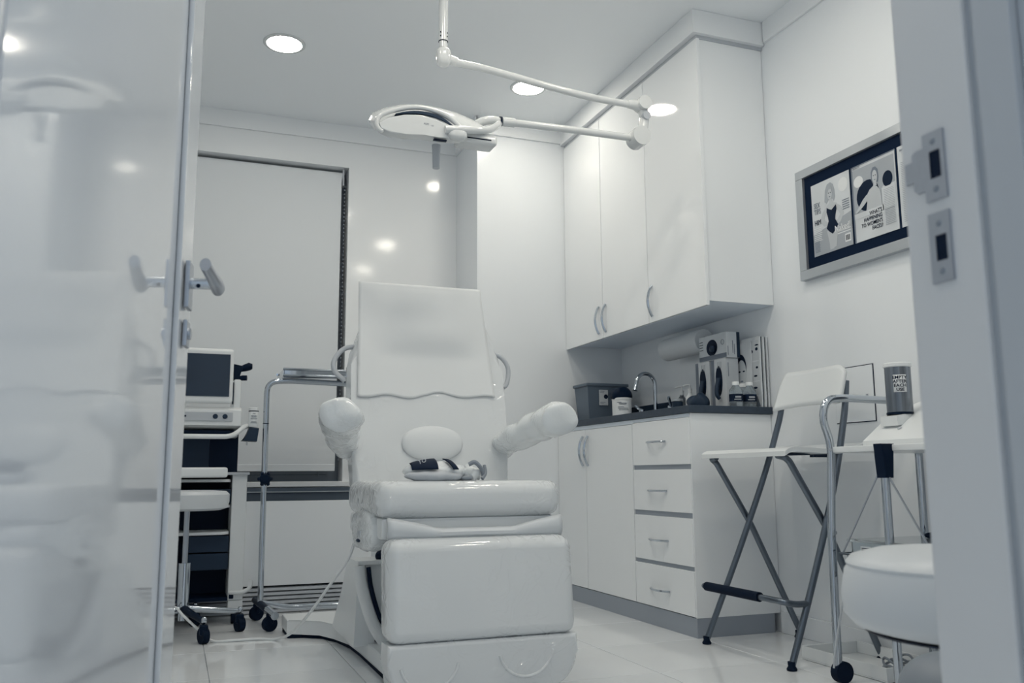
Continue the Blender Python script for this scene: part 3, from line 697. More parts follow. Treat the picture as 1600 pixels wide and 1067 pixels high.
MB().box(0.01, 0.14, CF+0.09, CF+0.2, 0.648, 0.82, 0.004).build('column_panel', m_darkg, ca)
MB().tube(fillet([(-0.22, CF-0.06, 0.80), (0.225, CF-0.06, 0.80), (0.275, CF-0.03, 0.845), (0.29, CF+0.01, 0.85)], 0.035), 0.014, 12, flat=0.75).build('front_rail', m_wplas, ca)
MB().prism([(0.268, 0.785), (0.333, 0.782), (0.34, 0.84), (0.30, 0.845), (0.285, 0.80)], 'y', CF-0.03, CF+0.06, 0.003).build('bottle_holder', m_darkg, ca)
MB().cyl((0.29, CF-0.02, 0.782), (0.291, CF-0.02, 0.765), 0.004, 8).build('hook', m_grey2, ca)
for x in (0.27, -0.22):
    c = MB().cyl((x-0.012, CF+0.05, 0.035), (x+0.012, CF+0.05, 0.035), 0.035, 18).build('castor', m_rubber, ca)
    MB().prism([(x-0.03, 0.06), (x+0.032, 0.06), (x+0.032, 0.10), (x-0.03, 0.10)], 'y', CF+0.02, CF+0.08, 0.004).build('castor_hood', m_wplas, c)
MB().tube(catmull([(0.245, CF+0.01, 0.135), (0.29, CF, 0.135), (0.325, CF, 0.15), (0.333, CF, 0.185)], 5), 0.009, 10).build('cable_hook', m_wplas, ca)
MB().box(0.243, 0.262, CF+0.012, CF+0.022, 0.108, 0.135, 0.003).build('dark_inset', m_dark, ca)
# console with monitor standing on the cart
co = thing('imaging_console', 'white imaging console with a dark flat screen on top of the cart', 'monitor', (0.1, 4.12, 0.82))
MB().prism([(4.03, 0.850), (4.03, 0.915), (4.05, 0.93), (4.27, 0.93), (4.27, 0.83), (4.08, 0.83)], 'x', -0.2, 0.262, 0.004).build('base_unit', m_wplas, co)
MB().box(-0.16, 0.225, 4.022, 4.031, 0.868, 0.906, 0.002).build('front_strip', m_grey2, co)
for x in (0.153, 0.193):
    MB().lathe([(0, 0.006), (0.009, 0.006), (0.011, 0.0)], (x, 4.022, 0.888), (0, -1, 0), 18).build('dial', m_darkg, co)
MB().box(0.02, 0.034, 4.019, 4.023, 0.884, 0.892).build('button', m_dark, co)
MB().box(-0.17, 0.235, 4.05, 4.2, 0.812, 0.8285).build('vent_gap', m_dark, co)
MB().box(-0.2, 0.25, 4.045, 4.2, 0.800, 0.812, 0.002).build('lower_plate', m_grey2, co)
mon = MB().box(-0.135, 0.222, 4.03, 4.075, 0.945, 1.187, 0.014, 3).build('monitor', m_wplas, co)
MB().box(-0.11, 0.206, 4.026, 4.031, 0.975, 1.161).build('screen', m_screen, mon)
MB().box(0.225, 0.258, 4.05, 4.26, 0.905, 1.055, 0.008).build('side_column', m_wplas, co)
MB().box(0.222, 0.226, 4.045, 4.075, 0.945, 1.04).build('dark_seam', m_dark, co)
pr = thing('probe_holder', 'black probe hanging in its holder at the right side of the monitor', 'probe', (0.24, 4.12, 1.055))
MB().prism([(0.224, 1.057), (0.248, 1.057), (0.255, 1.10), (0.262, 1.10), (0.262, 1.12), (0.224, 1.127)], 'y', 4.08, 4.14, 0.004).build('body', m_dark, pr)
MB().tube([(0.25, 4.10, 1.104), (0.272, 4.095, 1.112), (0.292, 4.09, 1.119), (0.304, 4.088, 1.119)], [0.011, 0.016, 0.018, 0.012], 14).build('head', m_dark, pr)
MB().tube([(0.24, 4.10, 1.064), (0.264, 4.09, 1.066), (0.282, 4.085, 1.066)], [0.009, 0.012, 0.012], 12).build('handle', m_dark, pr)
# bottle in the cart holder
bt = thing('gel_bottle', 'small white labelled bottle at the right end of the cart', 'bottle', (0.316, CF-0.01, 0.846))
MB().lathe([(0, 0), (0.021, 0), (0.022, 0.004), (0.022, 0.066), (0.02, 0.07)], (0.316, CF-0.005, 0.846), seg=24).build('body', m_wplas, bt)
MB().cyl((0.316, CF-0.005, 0.914), (0.316, CF-0.005, 0.918), 0.0222, 24).build('dark_band', m_dark, bt)
MB().lathe([(0.022, 0.072), (0.022, 0.084), (0.018, 0.087), (0, 0.087)], (0.316, CF-0.005, 0.846), seg=24).build('cap', m_wplas, bt)
for z, w in ((0.905, 0.006), (0.894, 0.012), (0.889, 0.01), (0.882, 0.014), (0.868, 0.011), (0.863, 0.014)):
    MB().box(0.316-w, 0.316+w, CF-0.0285, CF-0.0262, z-0.001, z+0.001).build('label_line', m_inkm, bt)

# ------------------------------------------------------------------ things on the counter
ZT = 0.902
nb = thing('disposal_bin', 'grey translucent disposal bin with white label at the back of the counter', 'bin', (2.1, 4.16, ZT))
def binsec(z, k): return [(1.99-k, 4.11-k, z), (2.20+k, 4.11-k, z), (2.20+k, 4.25+k, z), (1.99-k, 4.25+k, z)]
MB().loft([binsec(ZT, -0.004), binsec(1.085, 0.01)]).build('body', m_bin, nb)
MB().box(1.972, 2.218, 4.092, 4.268, 1.083, 1.10, 0.005).build('rim', m_bin, nb)
lb = MB().box(2.045, 2.095, 4.0955, 4.0985, 0.985, 1.065).build('label', m_print, nb)
MB().cyl((2.083, 4.095, 1.03), (2.083, 4.0958, 1.03), 0.012).build('mark', m_ink, lb)
for z in (1.058, 1.05, 1.0, 0.993): MB().box(2.05, 2.07+0.015*random.random(), 4.0948, 4.0958, z-0.0012, z+0.0012).build('text_line', m_inkm, lb)
tu = thing('wipes_tub', 'round white labelled tub with dark lid in front of the disposal bin', 'tub', (2.045, 3.85, ZT))
MB().lathe([(0, 0), (0.046, 0), (0.047, 0.004), (0.048, 0.088), (0.05, 0.09), (0.05, 0.098), (0.046, 0.099)], (2.045, 3.85, ZT), seg=32).build('body', m_wplas, tu)
MB().blob((2.047, 3.86, 1.018), (0.055, 0.055, 0.036), 2.6, fn=lambda v: crinkle(v, 20, 0.012)).build('dark_cover', m_dark, tu)
D = Vector((-0.47, -0.88, 0)); R_ = Vector((0.88, -0.47, 0))
for z, a, w in ((0.977, -0.5, 0.022), (0.973, -0.3, 0.04), (0.968, -0.25, 0.035), (0.955, -0.4, 0.03), (0.948, -0.4, 0.05), (0.941, -0.3, 0.05)):
    bmx = MB(); prev = []
    for k in range(7):
        an = math.atan2(D.y, D.x)+a+w/0.0485*k/6
        prev.append((2.045+0.0487*math.cos(an), 3.85+0.0487*math.sin(an), z))
    bmx.tube(prev, 0.0012, 5).build('label_line', m_inkm, tu)
fa = thing('faucet', 'chrome gooseneck faucet with lever handles behind the sink', 'faucet', (2.2, 3.79, ZT))
arc = [(2.2, 3.79, ZT), (2.2, 3.79, 1.05)]+[(2.148+0.052*math.cos(a), 3.79, 1.065+0.055*math.sin(a)) for a in [PI*k/10 for k in range(11)]]+[(2.092, 3.79, 1.05)]
MB().tube(arc, 0.0095, 14).build('spout', m_chrome, fa)
MB().tube([(2.094, 3.79, 1.06), (2.087, 3.79, 1.035)], [0.011, 0.013], 14).build('nozzle', m_chrome, fa)
MB().lathe([(0.025, 0), (0.022, 0.02), (0.012, 0.03)], (2.2, 3.79, ZT)).build('collar', m_chrome, fa)
for y, tip in ((3.93, (2.17, 3.945, 0.975)), (3.65, (2.17, 3.615, 0.99))):
    MB().lathe([(0.02, 0), (0.016, 0.03), (0.014, 0.05), (0, 0.054)], (2.2, y, ZT)).tube([(2.2, y, 0.948), (2.19, (y+tip[1])/2, 0.955), tip], [0.009, 0.007, 0.008], 10).build('lever_handle', m_chrome, fa)
pt = thing('paper_towel_roll', 'white paper towel roll on a wall holder under the upper cabinet', 'paper towel', (2.245, 3.55, 1.23))
MB().lathe([(0.018, 0), (0.052, 0), (0.055, 0.004), (0.055, 0.326), (0.052, 0.33), (0.018, 0.33)], (2.24, 3.40, 1.232), (0, 1, 0), 32).build('roll', m_towel, pt)
MB().lathe([(0, -0.018), (0.012, -0.016), (0.018, -0.006), (0.018, 0.0), (0.008, 0.002)], (2.24, 3.40, 1.232), (0, 1, 0), 20).build('end_knob', m_dark, pt)
MB().cyl((2.24, 3.39, 1.232), (2.24, 3.745, 1.232), 0.008).box(2.235, XR-0.001, 3.735, 3.75, 1.22, 1.245, 0.003).build('holder_arm', m_dark, pt)
# glove boxes
def glove_box(x0, x1, y0, y1, z0, z1, label, upright):
    g = thing('glove_box', label, 'box', ((x0+x1)/2, (y0+y1)/2, z0), 'glove boxes on the counter')
    MB().box(x0, x1, y0, y1, z0, z1, 0.001).build('carton', m_print, g)
    cy, cz = (y0+y1)/2, z0+(z1-z0)*0.52
    def oval(ry, rz, x, dy=0, dz=0): return [(x, cy+dy+ry*math.cos(2*PI*k/20), cz+dz+rz*math.sin(2*PI*k/20)) for k in range(20)]
    if upright:
        poly('opening', oval(0.026, (z1-z0)*0.30, x0-0.0001, 0, 0.01), m_ink, g, (-1, 0, 0))
        MB().tube(catmull([(x0-0.001, cy, cz+0.02), (x0-0.015, cy-0.005, cz-0.02), (x0-0.022, cy-0.012, cz-0.05), (x0-0.012, cy-0.016, cz-0.07)], 5), [0.012, 0.017, 0.018, 0.008], 10).build('glove', m_darkg, g)
        poly('side_band', [(x0-0.0002, y1, z0), (x0-0.0002, y1-0.022, z0), (x0-0.0002, y1-0.022, z1), (x0-0.0002, y1, z1)], m_inkm, g, (-1, 0, 0))
        poly('print_line', [(x0+0.01, y0-0.0002, z1-0.02), (x0+0.013, y0-0.0002, z1-0.02), (x0+0.013, y0-0.0002, z1-0.08), (x0+0.01, y0-0.0002, z1-0.08)], m_inkm, g, (0, -1, 0))
        for k in range(3): poly('print_line', [(x0-0.0002, cy-0.02+0.012*k, z1-0.012), (x0-0.0002, cy-0.017+0.012*k, z1-0.012), (x0-0.0002, cy-0.017+0.012*k, z1-0.04), (x0-0.0002, cy-0.02+0.012*k, z1-0.04)], m_inkl, g, (-1, 0, 0))
    else:
        poly('opening', oval(0.042, 0.036, x0-0.0001, 0.005, -0.003), m_ink, g, (-1, 0, 0))
        MB().blob((x0-0.006, cy-0.005, cz-0.01), (0.008, 0.02, 0.018), 2, seg=14, rings=8).build('glove', m_darkg, g)
        poly('lower_band', [(x0-0.0002, y0, z0+0.002), (x0-0.0002, y1, z0+0.002), (x0-0.0002, y1, z0+0.022), (x0-0.0002, y0, z0+0.022)], m_inkm, g, (-1, 0, 0))
        for k in range(4): poly('print_line', [(x0-0.0002, y1-0.004, z1-0.022-0.012*k), (x0-0.0002, y1-0.03-0.004*(k % 2), z1-0.022-0.012*k), (x0-0.0002, y1-0.03, z1-0.025-0.012*k), (x0-0.0002, y1-0.004, z1-0.025-0.012*k)], m_ink, g, (-1, 0, 0))
        ring = [(x0-0.0006, y0+0.028+0.011*math.cos(2*PI*k/20), cz+0.012+0.011*math.sin(2*PI*k/20)) for k in range(20)]
        MB().tube(ring, 0.0009, 5, closed=True).build('ring_mark', m_inkm, g)
        for dx, h0, h1 in ((0.006, 0.01, 0.05), (0.03, 0.02, 0.075), (0.038, 0.015, 0.06)):
            poly('print_line', [(x0+dx, y0-0.0002, z0+h0), (x0+dx+0.003, y0-0.0002, z0+h0), (x0+dx+0.003, y0-0.0002, z0+h1), (x0+dx, y0-0.0002, z0+h1)], m_inkm, g, (0, -1, 0))
        poly('end_band', [(x1-0.016, y0-0.0002, z0), (x1, y0-0.0002, z0), (x1, y0-0.0002, z1), (x1-0.016, y0-0.0002, z1)], m_darkg, g, (0, -1, 0))
    return g
glove_box(2.187, 2.25, 3.165, 3.275, ZT, 1.122, 'glove box standing upright beside the magazines, right of its pair', True)
glove_box(2.187, 2.25, 3.29, 3.40, ZT, 1.122, 'glove box standing upright under the paper roll, left of its pair', True)
glove_box(2.187, 2.255, 3.155, 3.365, 1.1225, 1.235, 'glove box lying across the tops of the two upright boxes', False)
# water bottles
def bottle(x, y, label, first=[None]):
    if first[0] is None:
        b = thing('water_bottle', label, 'bottle', (x, y, ZT), 'small water bottles on the counter end')
        MB().lathe([(0, 0.001), (0.026, 0.001), (0.028, 0.006), (0.028, 0.05), (0.0285, 0.055), (0.026, 0.07), (0.014, 0.086), (0.012, 0.09)], (x, y, ZT), seg=24).build('body', m_water, b)
        MB().lathe([(0.0286, 0.022), (0.0288, 0.022), (0.0288, 0.052), (0.0286, 0.052)], (x, y, ZT), seg=24).build('label_band', m_ink, b)
        c = MB().lathe([(0, 0.089), (0.015, 0.089), (0.015, 0.101), (0.0135, 0.104), (0, 0.104)], (x, y, ZT), seg=20).build('cap', m_wplas, b)
        an0 = math.atan2(-0.93, -0.35)
        for z, a0, a1, r in ((0.039, -0.35, 0.45, 0.004), (0.029, -0.5, 0.5, 0.0022)):
            MB().tube([(x+0.0287*math.cos(an0+a0+(a1-a0)*k/6), y+0.0287*math.sin(an0+a0+(a1-a0)*k/6), ZT+z) for k in range(7)], r, 6).build('label_print', m_inkl, b)
        first[0] = b; return b
    return copy_thing(first[0], (x, y, ZT), label)
bottle(2.155, 3.056, 'small water bottle nearest the glove boxes at the counter end')
bottle(2.222, 3.056, 'small water bottle in front of the magazines at the counter end')
bottle(2.233, 3.118, 'small water bottle hidden behind the other two bottles')
# magazines standing on edge against the wall
def magazine(x, y0, th, h, label, w=0.205, style=None):
    m = thing('magazine', label, 'magazine', (x, y0+w/2, ZT), 'magazines standing on the counter')
    MB().box(x, x+th, y0, y0+w, ZT+0.0005, ZT+h).build('pages', m_darkg if style == 'dark' else m_print, m)
    if style == 'face':
        fx = x-0.0003
        def el(cy, cz, ry, rz, mm, nm, dx=0, a0=0, a1=2*PI, n=22): return poly(nm, [(fx-dx, cy+ry*math.cos(a0+(a1-a0)*k/n), cz+rz*math.sin(a0+(a1-a0)*k/n)) for k in range(n)], mm, m, (-1, 0, 0), 0.0003)
        el(y0+0.075, 1.075, 0.040, 0.062, m_ink, 'printed_hair'); el(y0+0.07, 1.052, 0.034, 0.06, m_skin, 'printed_face', 0.0004)
        for dy in (-0.016, 0.014): el(y0+0.07+dy, 1.062, 0.008, 0.0035, m_ink, 'printed_eye', 0.0008)
        el(y0+0.07, 1.02, 0.010, 0.004, m_inkm, 'printed_mouth', 0.0008)
        text('lettering', 'S', 0.03, (fx-0.0004, y0+0.112, 1.125), (0, -1, 0), (0, 0, 1), m_ink, m)
    elif style == 'strips':
        fx = x-0.0003
        for z0, z1 in ((1.10, 1.185), (1.015, 1.095), (0.955, 1.01)):
            poly('printed_panel', [(fx, y0+0.008, z0), (fx, y0+0.075, z0), (fx, y0+0.075, z1), (fx, y0+0.008, z1)], m_skin, m, (-1, 0, 0), 0.0003)
        for cy, cz, ry, rz in ((y0+0.022, 1.148, 0.009, 0.007), (y0+0.058, 1.14, 0.011, 0.008), (y0+0.02, 1.165, 0.013, 0.003), (y0+0.024, 1.07, 0.008, 0.005), (y0+0.035, 1.035, 0.012, 0.004), (y0+0.04, 0.985, 0.014, 0.005)):
            poly('printed_feature', [(fx-0.0004, cy+ry*math.cos(2*PI*k/14), cz+rz*math.sin(2*PI*k/14)) for k in range(14)], m_ink, m, (-1, 0, 0), 0.0003)
        poly('printed_figure', [(fx, y0+0.01, 0.905), (fx, y0+0.07, 0.905), (fx, y0+0.06, 0.945), (fx, y0+0.03, 0.95)], m_inkm, m, (-1, 0, 0), 0.0003)
    return m
magazine(2.258, 3.083, 0.004, 0.283, 'magazine with a dark haired face on its cover beside the glove boxes', 0.19, 'face')
magazine(2.2645, 3.03, 0.005, 0.298, 'magazine with three face strips on its cover, front of the row', 0.2, 'strips')
magazine(2.2725, 3.034, 0.0035, 0.297, 'thin dark magazine, second in the row against the wall', 0.2, 'dark')
magazine(2.2785, 3.028, 0.008, 0.296, 'thick magazine, third in the row against the wall', 0.2)
magazine(2.289, 3.033, 0.004, 0.296, 'thin dark magazine, fourth in the row against the wall', 0.2, 'dark')
magazine(2.2955, 3.027, 0.006, 0.295, 'magazine touching the right wall, last in the row', 0.2)
dkx = thing('file_folder', 'dark folder standing behind the bar stool back at the counter end', 'folder', (2.303, 2.99, 0.70))
bpy.data.objects.remove(dkx)
# pump bottles, cloth, jar
def pump(x, y, mm, label, hgt):
    p = thing('pump_bottle', label, 'bottle', (x, y, ZT), 'pump bottles by the sink')
    MB().lathe([(0, 0), (0.02, 0), (0.021, 0.004), (0.021, hgt-0.025), (0.009, hgt-0.01), (0.008, hgt)], (x, y, ZT), seg=20).build('body', mm, p)
    MB().lathe([(0.01, hgt-0.004), (0.01, hgt+0.015), (0.004, hgt+0.016), (0.004, hgt+0.035), (0, hgt+0.035)], (x, y, ZT), seg=14).tube([(x, y, ZT+hgt+0.033), (x-0.012, y+0.012, ZT+hgt+0.034), (x-0.022, y+0.022, ZT+hgt+0.028)], 0.0045, 8).build('pump', m_wplas, p)
    return p
pump(2.215, 3.57, m_clear, 'clear pump bottle beside the faucet', 0.10)
pump(2.20, 3.475, m_wplas, 'white pump bottle left of the grey cloth', 0.10)
jr = thing('small_jar', 'small dark jar in front of the clear pump bottle', 'jar', (2.13, 3.47, ZT))
MB().lathe([(0, 0), (0.024, 0), (0.025, 0.005), (0.025, 0.05), (0.02, 0.055)], (2.13, 3.47, ZT)).build('body', m_darkg, jr)
MB().lathe([(0.022, 0.054), (0.024, 0.056), (0.024, 0.066), (0, 0.068)], (2.13, 3.47, ZT)).build('lid', m_grey2, jr)
cl = MB().blob((2.10, 3.255, ZT+0.036), (0.034, 0.062, 0.036), 2.4, fn=lambda v: crinkle(v, 18, 0.018) if v.z > -0.03 else v).build('grey_cloth', m_darkg)
tag(cl, 'crumpled dark grey cloth in front of the upright glove boxes', 'cloth')

# ------------------------------------------------------------------ picture frame on the right wall
pf = thing('picture_frame', 'silver framed display of magazine pages on navy mat on the right wall', 'picture', (XR, 2.37, 1.6))
fy0, fy1, fz0, fz1 = 1.968, 2.776, 1.382, 1.828
iy0, iy1, iz0, iz1 = 2.008, 2.735, 1.42, 1.793
xf = XR-0.026
for nm, b in (('frame_rail', (fy0, fy1, fz0, iz0)), ('frame_rail', (fy0, fy1, iz1, fz1)), ('frame_stile', (fy0, iy0, iz0, iz1)), ('frame_stile', (iy1, fy1, iz0, iz1))):
    MB().box(xf, XR-0.001, b[0], b[1], b[2], b[3], 0.002).build(nm, m_alu, pf)
MB().box(XR-0.014, XR-0.002, iy0, iy1, iz0, iz1).build('mat_board', m_matb, pf)
xp = XR-0.0145
def page(y0, y1, z0, z1, label):      # y1 is the left edge seen from the room
    p = MB().box(xp-0.002, xp, y0, y1, z0, z1).build('magazine_page', m_print, pf); p['label'] = label; return p
NX = (-1, 0, 0)
def P2(pts, mm, parent, y1, y0, z0, z1, nm='print', d=0.0):
    # pts in page fractions: u from the left, v from the bottom
    return poly(nm, [(xp-0.0021-d, y1+(y0-y1)*u, z0+(z1-z0)*v) for u, v in pts], mm, parent, NX, 0.0003)
def ell(cu, cv, ru, rv, n=24): return [(cu+ru*math.cos(2*PI*k/n), cv+rv*math.sin(2*PI*k/n)) for k in range(n)]
A = dict(y1=2.696, y0=2.486, z0=1.462, z1=1.748)
pa = page(A['y0'], A['y1'], A['z0'], A['z1'], 'magazine cover with a standing woman in a dark bodysuit')
P2([(0, 0), (1, 0), (1, 0.45), (0, 0.30)], m_inkl, pa, **A)
P2([(.37, .30), (.52, .26), (.55, .12), (.53, .03), (.43, .03), (.42, .12)], m_skin, pa, d=.0004, nm='printed_leg', **A)
P2([(.51, .26), (.66, .30), (.62, .14), (.60, .05), (.52, .04), (.53, .14)], m_skin, pa, d=.0007, nm='printed_leg', **A)
P2([(.37, .62), (.44, .60), (.36, .53), (.31, .46), (.42, .40), (.40, .35), (.31, .37), (.22, .44), (.21, .47), (.29, .57)], m_skin, pa, d=.0004, nm='printed_arm', **A)
P2([(.66, .62), (.60, .58), (.68, .52), (.73, .46), (.64, .39), (.66, .34), (.73, .36), (.81, .44), (.82, .47), (.75, .57)], m_skin, pa, d=.0004, nm='printed_arm', **A)
P2([(.38, .63), (.46, .66), (.47, .71), (.54, .71), (.55, .66), (.66, .63), (.62, .55), (.42, .55)], m_skin, pa, d=.0007, nm='printed_shoulders', **A)
P2([(.40, .61), (.46, .58), (.52, .56), (.57, .58), (.64, .61), (.65, .55), (.61, .47), (.60, .42), (.67, .33), (.62, .29), (.52, .23), (.43, .28), (.37, .33), (.43, .42), (.42, .47), (.39, .55)], m_ink, pa, d=.0011, nm='printed_bodysuit', **A)
P2([(.36, .76), (.38, .86), (.44, .93), (.52, .94), (.59, .90), (.62, .82), (.63, .72), (.59, .67), (.55, .71), (.45, .71), (.40, .67), (.35, .70)], m_inkl, pa, d=.0005, nm='printed_hair', **A)
P2(ell(.495, .79, .062, .085), m_skin, pa, d=.0011, nm='printed_face', **A)
P2([(.44, .80), (.43, .85), (.47, .89), (.54, .89), (.57, .84), (.555, .80), (.53, .85), (.47, .85)], m_inkl, pa, d=.0015, nm='printed_fringe', **A)
P2(ell(.47, .80, .011, .007), m_ink, pa, d=.0015, nm='printed_eye', **A); P2(ell(.52, .80, .011, .007), m_ink, pa, d=.0015, nm='printed_eye', **A)
P2(ell(.495, .745, .02, .007), m_inkm, pa, d=.0015, nm='printed_mouth', **A)
P2(ell(.84, .84, .12, .095), m_paper, pa, d=.0004, nm='printed_badge', **A)
P2([(.82, .06), (.96, .06), (.96, .17), (.82, .17)], m_paper, pa, d=.0004, nm='barcode_box', **A)
for k in range(5): P2([(.84+.022*k, .08), (.852+.022*k, .08), (.852+.022*k, .15), (.84+.022*k, .15)], m_ink, pa, d=.0008, nm='barcode_bar', **A)
def tx(body, size, u, v, mm, parent, pg, sx=0.8, al='LEFT', sp=0.85, bold=0.0):
    return text('lettering', body, size, (xp-0.0036, pg['y1']+(pg['y0']-pg['y1'])*u, pg['z0']+(pg['z1']-pg['z0'])*v), (0, -1, 0), (0, 0, 1), mm, parent, al, sx, space=sp, bold=bold)
tx('SEX\nTIPS', 0.030, .06, .66, m_inkm, pa, A, 0.7); tx('HIM', 0.030, .06, .42, m_ink, pa, A, 0.7)
tx('Naked!', 0.034, .98, .24, m_paper, pa, A, 0.85, 'RIGHT', bold=0.0006)
for k in range(9):
    v = .05+.018*k; P2([(.03, v), (.16+.05*random.random(), v), (.16, v+.008), (.03, v+.008)], m_inkm, pa, d=.0004, nm='text_line', **A)
for k in range(8):
    v = .20+.025*k; P2([(.03, v), (.22+.05*random.random(), v), (.22, v+.01), (.03, v+.01)], m_paper, pa, d=.0004, nm='text_line', **A)
for k in range(5):
    v = .50+.03*k; P2([(.80, v), (.97, v), (.97, v+.012), (.80, v+.012)], m_inkm, pa, d=.0004, nm='text_line', **A)
for k in range(2):
    v = .17+.03*k; P2([(.62, v+.03), (.97, v+.03), (.97, v+.042), (.62, v+.042)], m_paper, pa, d=.0004, nm='text_line', **A)
B = dict(y1=2.474, y0=2.262, z0=1.461, z1=1.748)
pb = page(B['y0'], B['y1'], B['z0'], B['z1'], 'magazine page with a seated woman and a bold headline')
P2([(.03, .36), (.70, .36), (.70, .60), (.98, .60), (.98, .95), (.03, .95)], m_inkl, pb, nm='printed_photo', **B)
for (u0, u1, v0, v1) in ((.0, 1, .985, 1), (.0, .03, 0, 1)):
    P2([(u0, v0), (u1, v0), (u1, v1), (u0, v1)], m_inkm, pb, d=.0003, nm='page_edge', **B)
P2(ell(.36, .56, .26, .20), m_ink, pb, d=.0004, nm='printed_shadow', **B); P2(ell(.82, .67, .11, .10), m_ink, pb, d=.0004, nm='printed_shadow', **B)
P2([(.03, .30), (.70, .30), (.70, .37), (.03, .37)], m_print, pb, d=.0006, nm='page_ground', **B)
P2([(.68, .30), (.98, .30), (.98, .58), (.68, .58)], m_print, pb, d=.0006, nm='page_ground', **B)
P2([(.31, .37), (.66, .37), (.66, .48), (.64, .57), (.58, .63), (.50, .65), (.41, .62), (.34, .56), (.34, .46)], m_skin, pb, d=.0010, nm='printed_torso', **B)
P2([(.34, .57), (.36, .50), (.27, .45), (.14, .39), (.08, .375), (.06, .395), (.12, .43), (.24, .52)], m_skin, pb, d=.0014, nm='printed_arm', **B)
P2([(.46, .74), (.465, .83), (.51, .885), (.57, .885), (.62, .84), (.63, .74), (.61, .68), (.49, .68)], m_inkm, pb, d=.0010, nm='printed_hair', **B)
P2(ell(.545, .76, .058, .085), m_skin, pb, d=.0018, nm='printed_face', **B)
P2([(.50, .64), (.58, .64), (.575, .72), (.515, .72)], m_skin, pb, d=.0014, nm='printed_neck', **B)
P2(ell(.525, .775, .010, .006), m_ink, pb, d=.0022, nm='printed_eye', **B); P2(ell(.568, .775, .010, .006), m_ink, pb, d=.0022, nm='printed_eye', **B)
P2(ell(.546, .72, .017, .006), m_inkm, pb, d=.0022, nm='printed_mouth', **B)
P2(ell(.16, .78, .11, .075), m_paper, pb, d=.0004, nm='printed_badge', **B)
tx('BEAUTY', 0.012, .05, .955, m_inkm, pb, B, 0.8)
tx('WHAT\'S\nHAPPENING\nTO WOMEN\'S\nFACES?', 0.0205, .66, .295, m_ink, pb, B, 0.80, 'RIGHT', 0.92, bold=0.0001)
for k in range(22):
    v = .10+.021*k; P2([(.72, v), (.95-.04*random.random(), v), (.95, v+.006), (.72, v+.006)], m_inkl, pb, d=.0009, nm='text_line', **B)
C_ = dict(y1=2.25, y0=2.045, z0=1.461, z1=1.748)
pc_ = page(C_['y0'], C_['y1'], C_['z0'], C_['z1'], 'magazine page of printed columns, mostly hidden by the door jamb')
tx('NEWS', 0.012, .06, .93, m_inkm, pc_, C_, 0.8)
for k in range(34):
    v = .06+.022*k
    for u in (.06, .52): P2([(u, v), (u+.40, v), (u+.40, v+.007), (u, v+.007)], m_inkl, pc_, d=.0004, nm='text_line', **C_)

# ------------------------------------------------------------------ folding bar stool
bs = thing('bar_stool', 'white folding bar stool with grey tube legs beside the drawers', 'bar stool', (2.1, 2.69, 0))
YA, YN = 2.935, 2.445
for y, yb in ((YA, YA-0.0), (YN, YN)):
    k = -0.135 if y == YA else 0.005
    MB().tube(fillet([(1.895, y, 0.02), (2.03, y+k*0.35, 0.36), (2.125, y+k*0.7, 0.64), (2.178, y+k, 0.86), (2.188, y+k*1.02, 0.95)], 0.15), 0.0115, 12).build('back_post', m_tube, bs)
    d = 0.028 if y == YA else -0.028
    yi = y-d
    MB().tube(fillet([(2.30 if y == YA else 2.285, yi, 0.02), (2.09, yi, 0.44), (1.945, yi, 0.672), (1.925, yi, 0.685), (1.925, yi-d*1.2, 0.69)], 0.03), 0.0115, 12).build('front_leg', m_tube, bs)
    for fx_, fy_ in ((1.892, y), (2.302 if y == YA else 2.287, yi)):
        MB().lathe([(0, 0), (0.016, 0), (0.017, 0.006), (0.012, 0.014), (0.013, 0.028), (0, 0.03)], (min(fx_, 2.29), fy_, 0), seg=14).build('rubber_foot', m_rubber, bs)
MB().cyl((2.10, YA, 0.43), (2.10, YA-0.03, 0.43), 0.006).cyl((2.10, YN, 0.43), (2.10, YN+0.03, 0.43), 0.006).build('pivot_bolt', m_chrome, bs)
# seat: curved plywood (profile in xz, extruded in y)
top = catmull([(1.90, 0, 0.703), (1.93, 0, 0.716), (2.0, 0, 0.716), (2.07, 0, 0.712), (2.13, 0, 0.712), (2.2, 0, 0.722), (2.245, 0, 0.735)], 5)
pr_ = [(p.x, p.z) for p in top]+[(p.x, p.z-0.016) for p in reversed(top)]
MB().prism(pr_, 'y', YN-0.01, YA+0.005, 0.004).build('seat', m_wplas, bs)
MB().box(1.98, 2.06, YN+0.06, YA-0.06, 0.692, 0.698).box(2.1, 2.22, YN+0.09, YN+0.11, 0.685, 0.698).build('seat_bracket', m_darkg, bs)
# backrest panel curved between posts
def backp(u, v):
    y = 2.795-0.37*u
    e = abs(2*u-1); w = 1-0.22*max(0, v-0.2)*max(0, e-0.6)*0
    x = 2.146+0.022*(1-(2*u-1)**2)+0.03*v-0.008
    zb, zt = 0.866+0.010*(1-e**2), 1.008
    c = max(0.0, (e-0.72)/0.28)
    if u < 0.5: zt -= 0.075*c**1.8
    else: zt -= 0.03*c**2.5; zb += 0.01*c**2
    return Vector((x, y, zb+(zt-zb)*v))
solidify(MB().grid(backp, 30, 8).build('backrest', m_wplas, bs), 0.012, 0)
fr_ = fillet([(1.95, YA, 0.20), (1.92, YA, 0.205), (1.875, YA-0.01, 0.215), (1.875, YN+0.01, 0.215), (1.915, YN, 0.205), (1.97, YN, 0.205)], 0.045)
MB().tube(fr_, 0.0105, 12).build('foot_rail', m_tube, bs)
MB().cyl((1.875, YA-0.04, 0.215), (1.875, YN+0.13, 0.215), 0.0165, 14).build('foot_grip', m_rubber, bs)

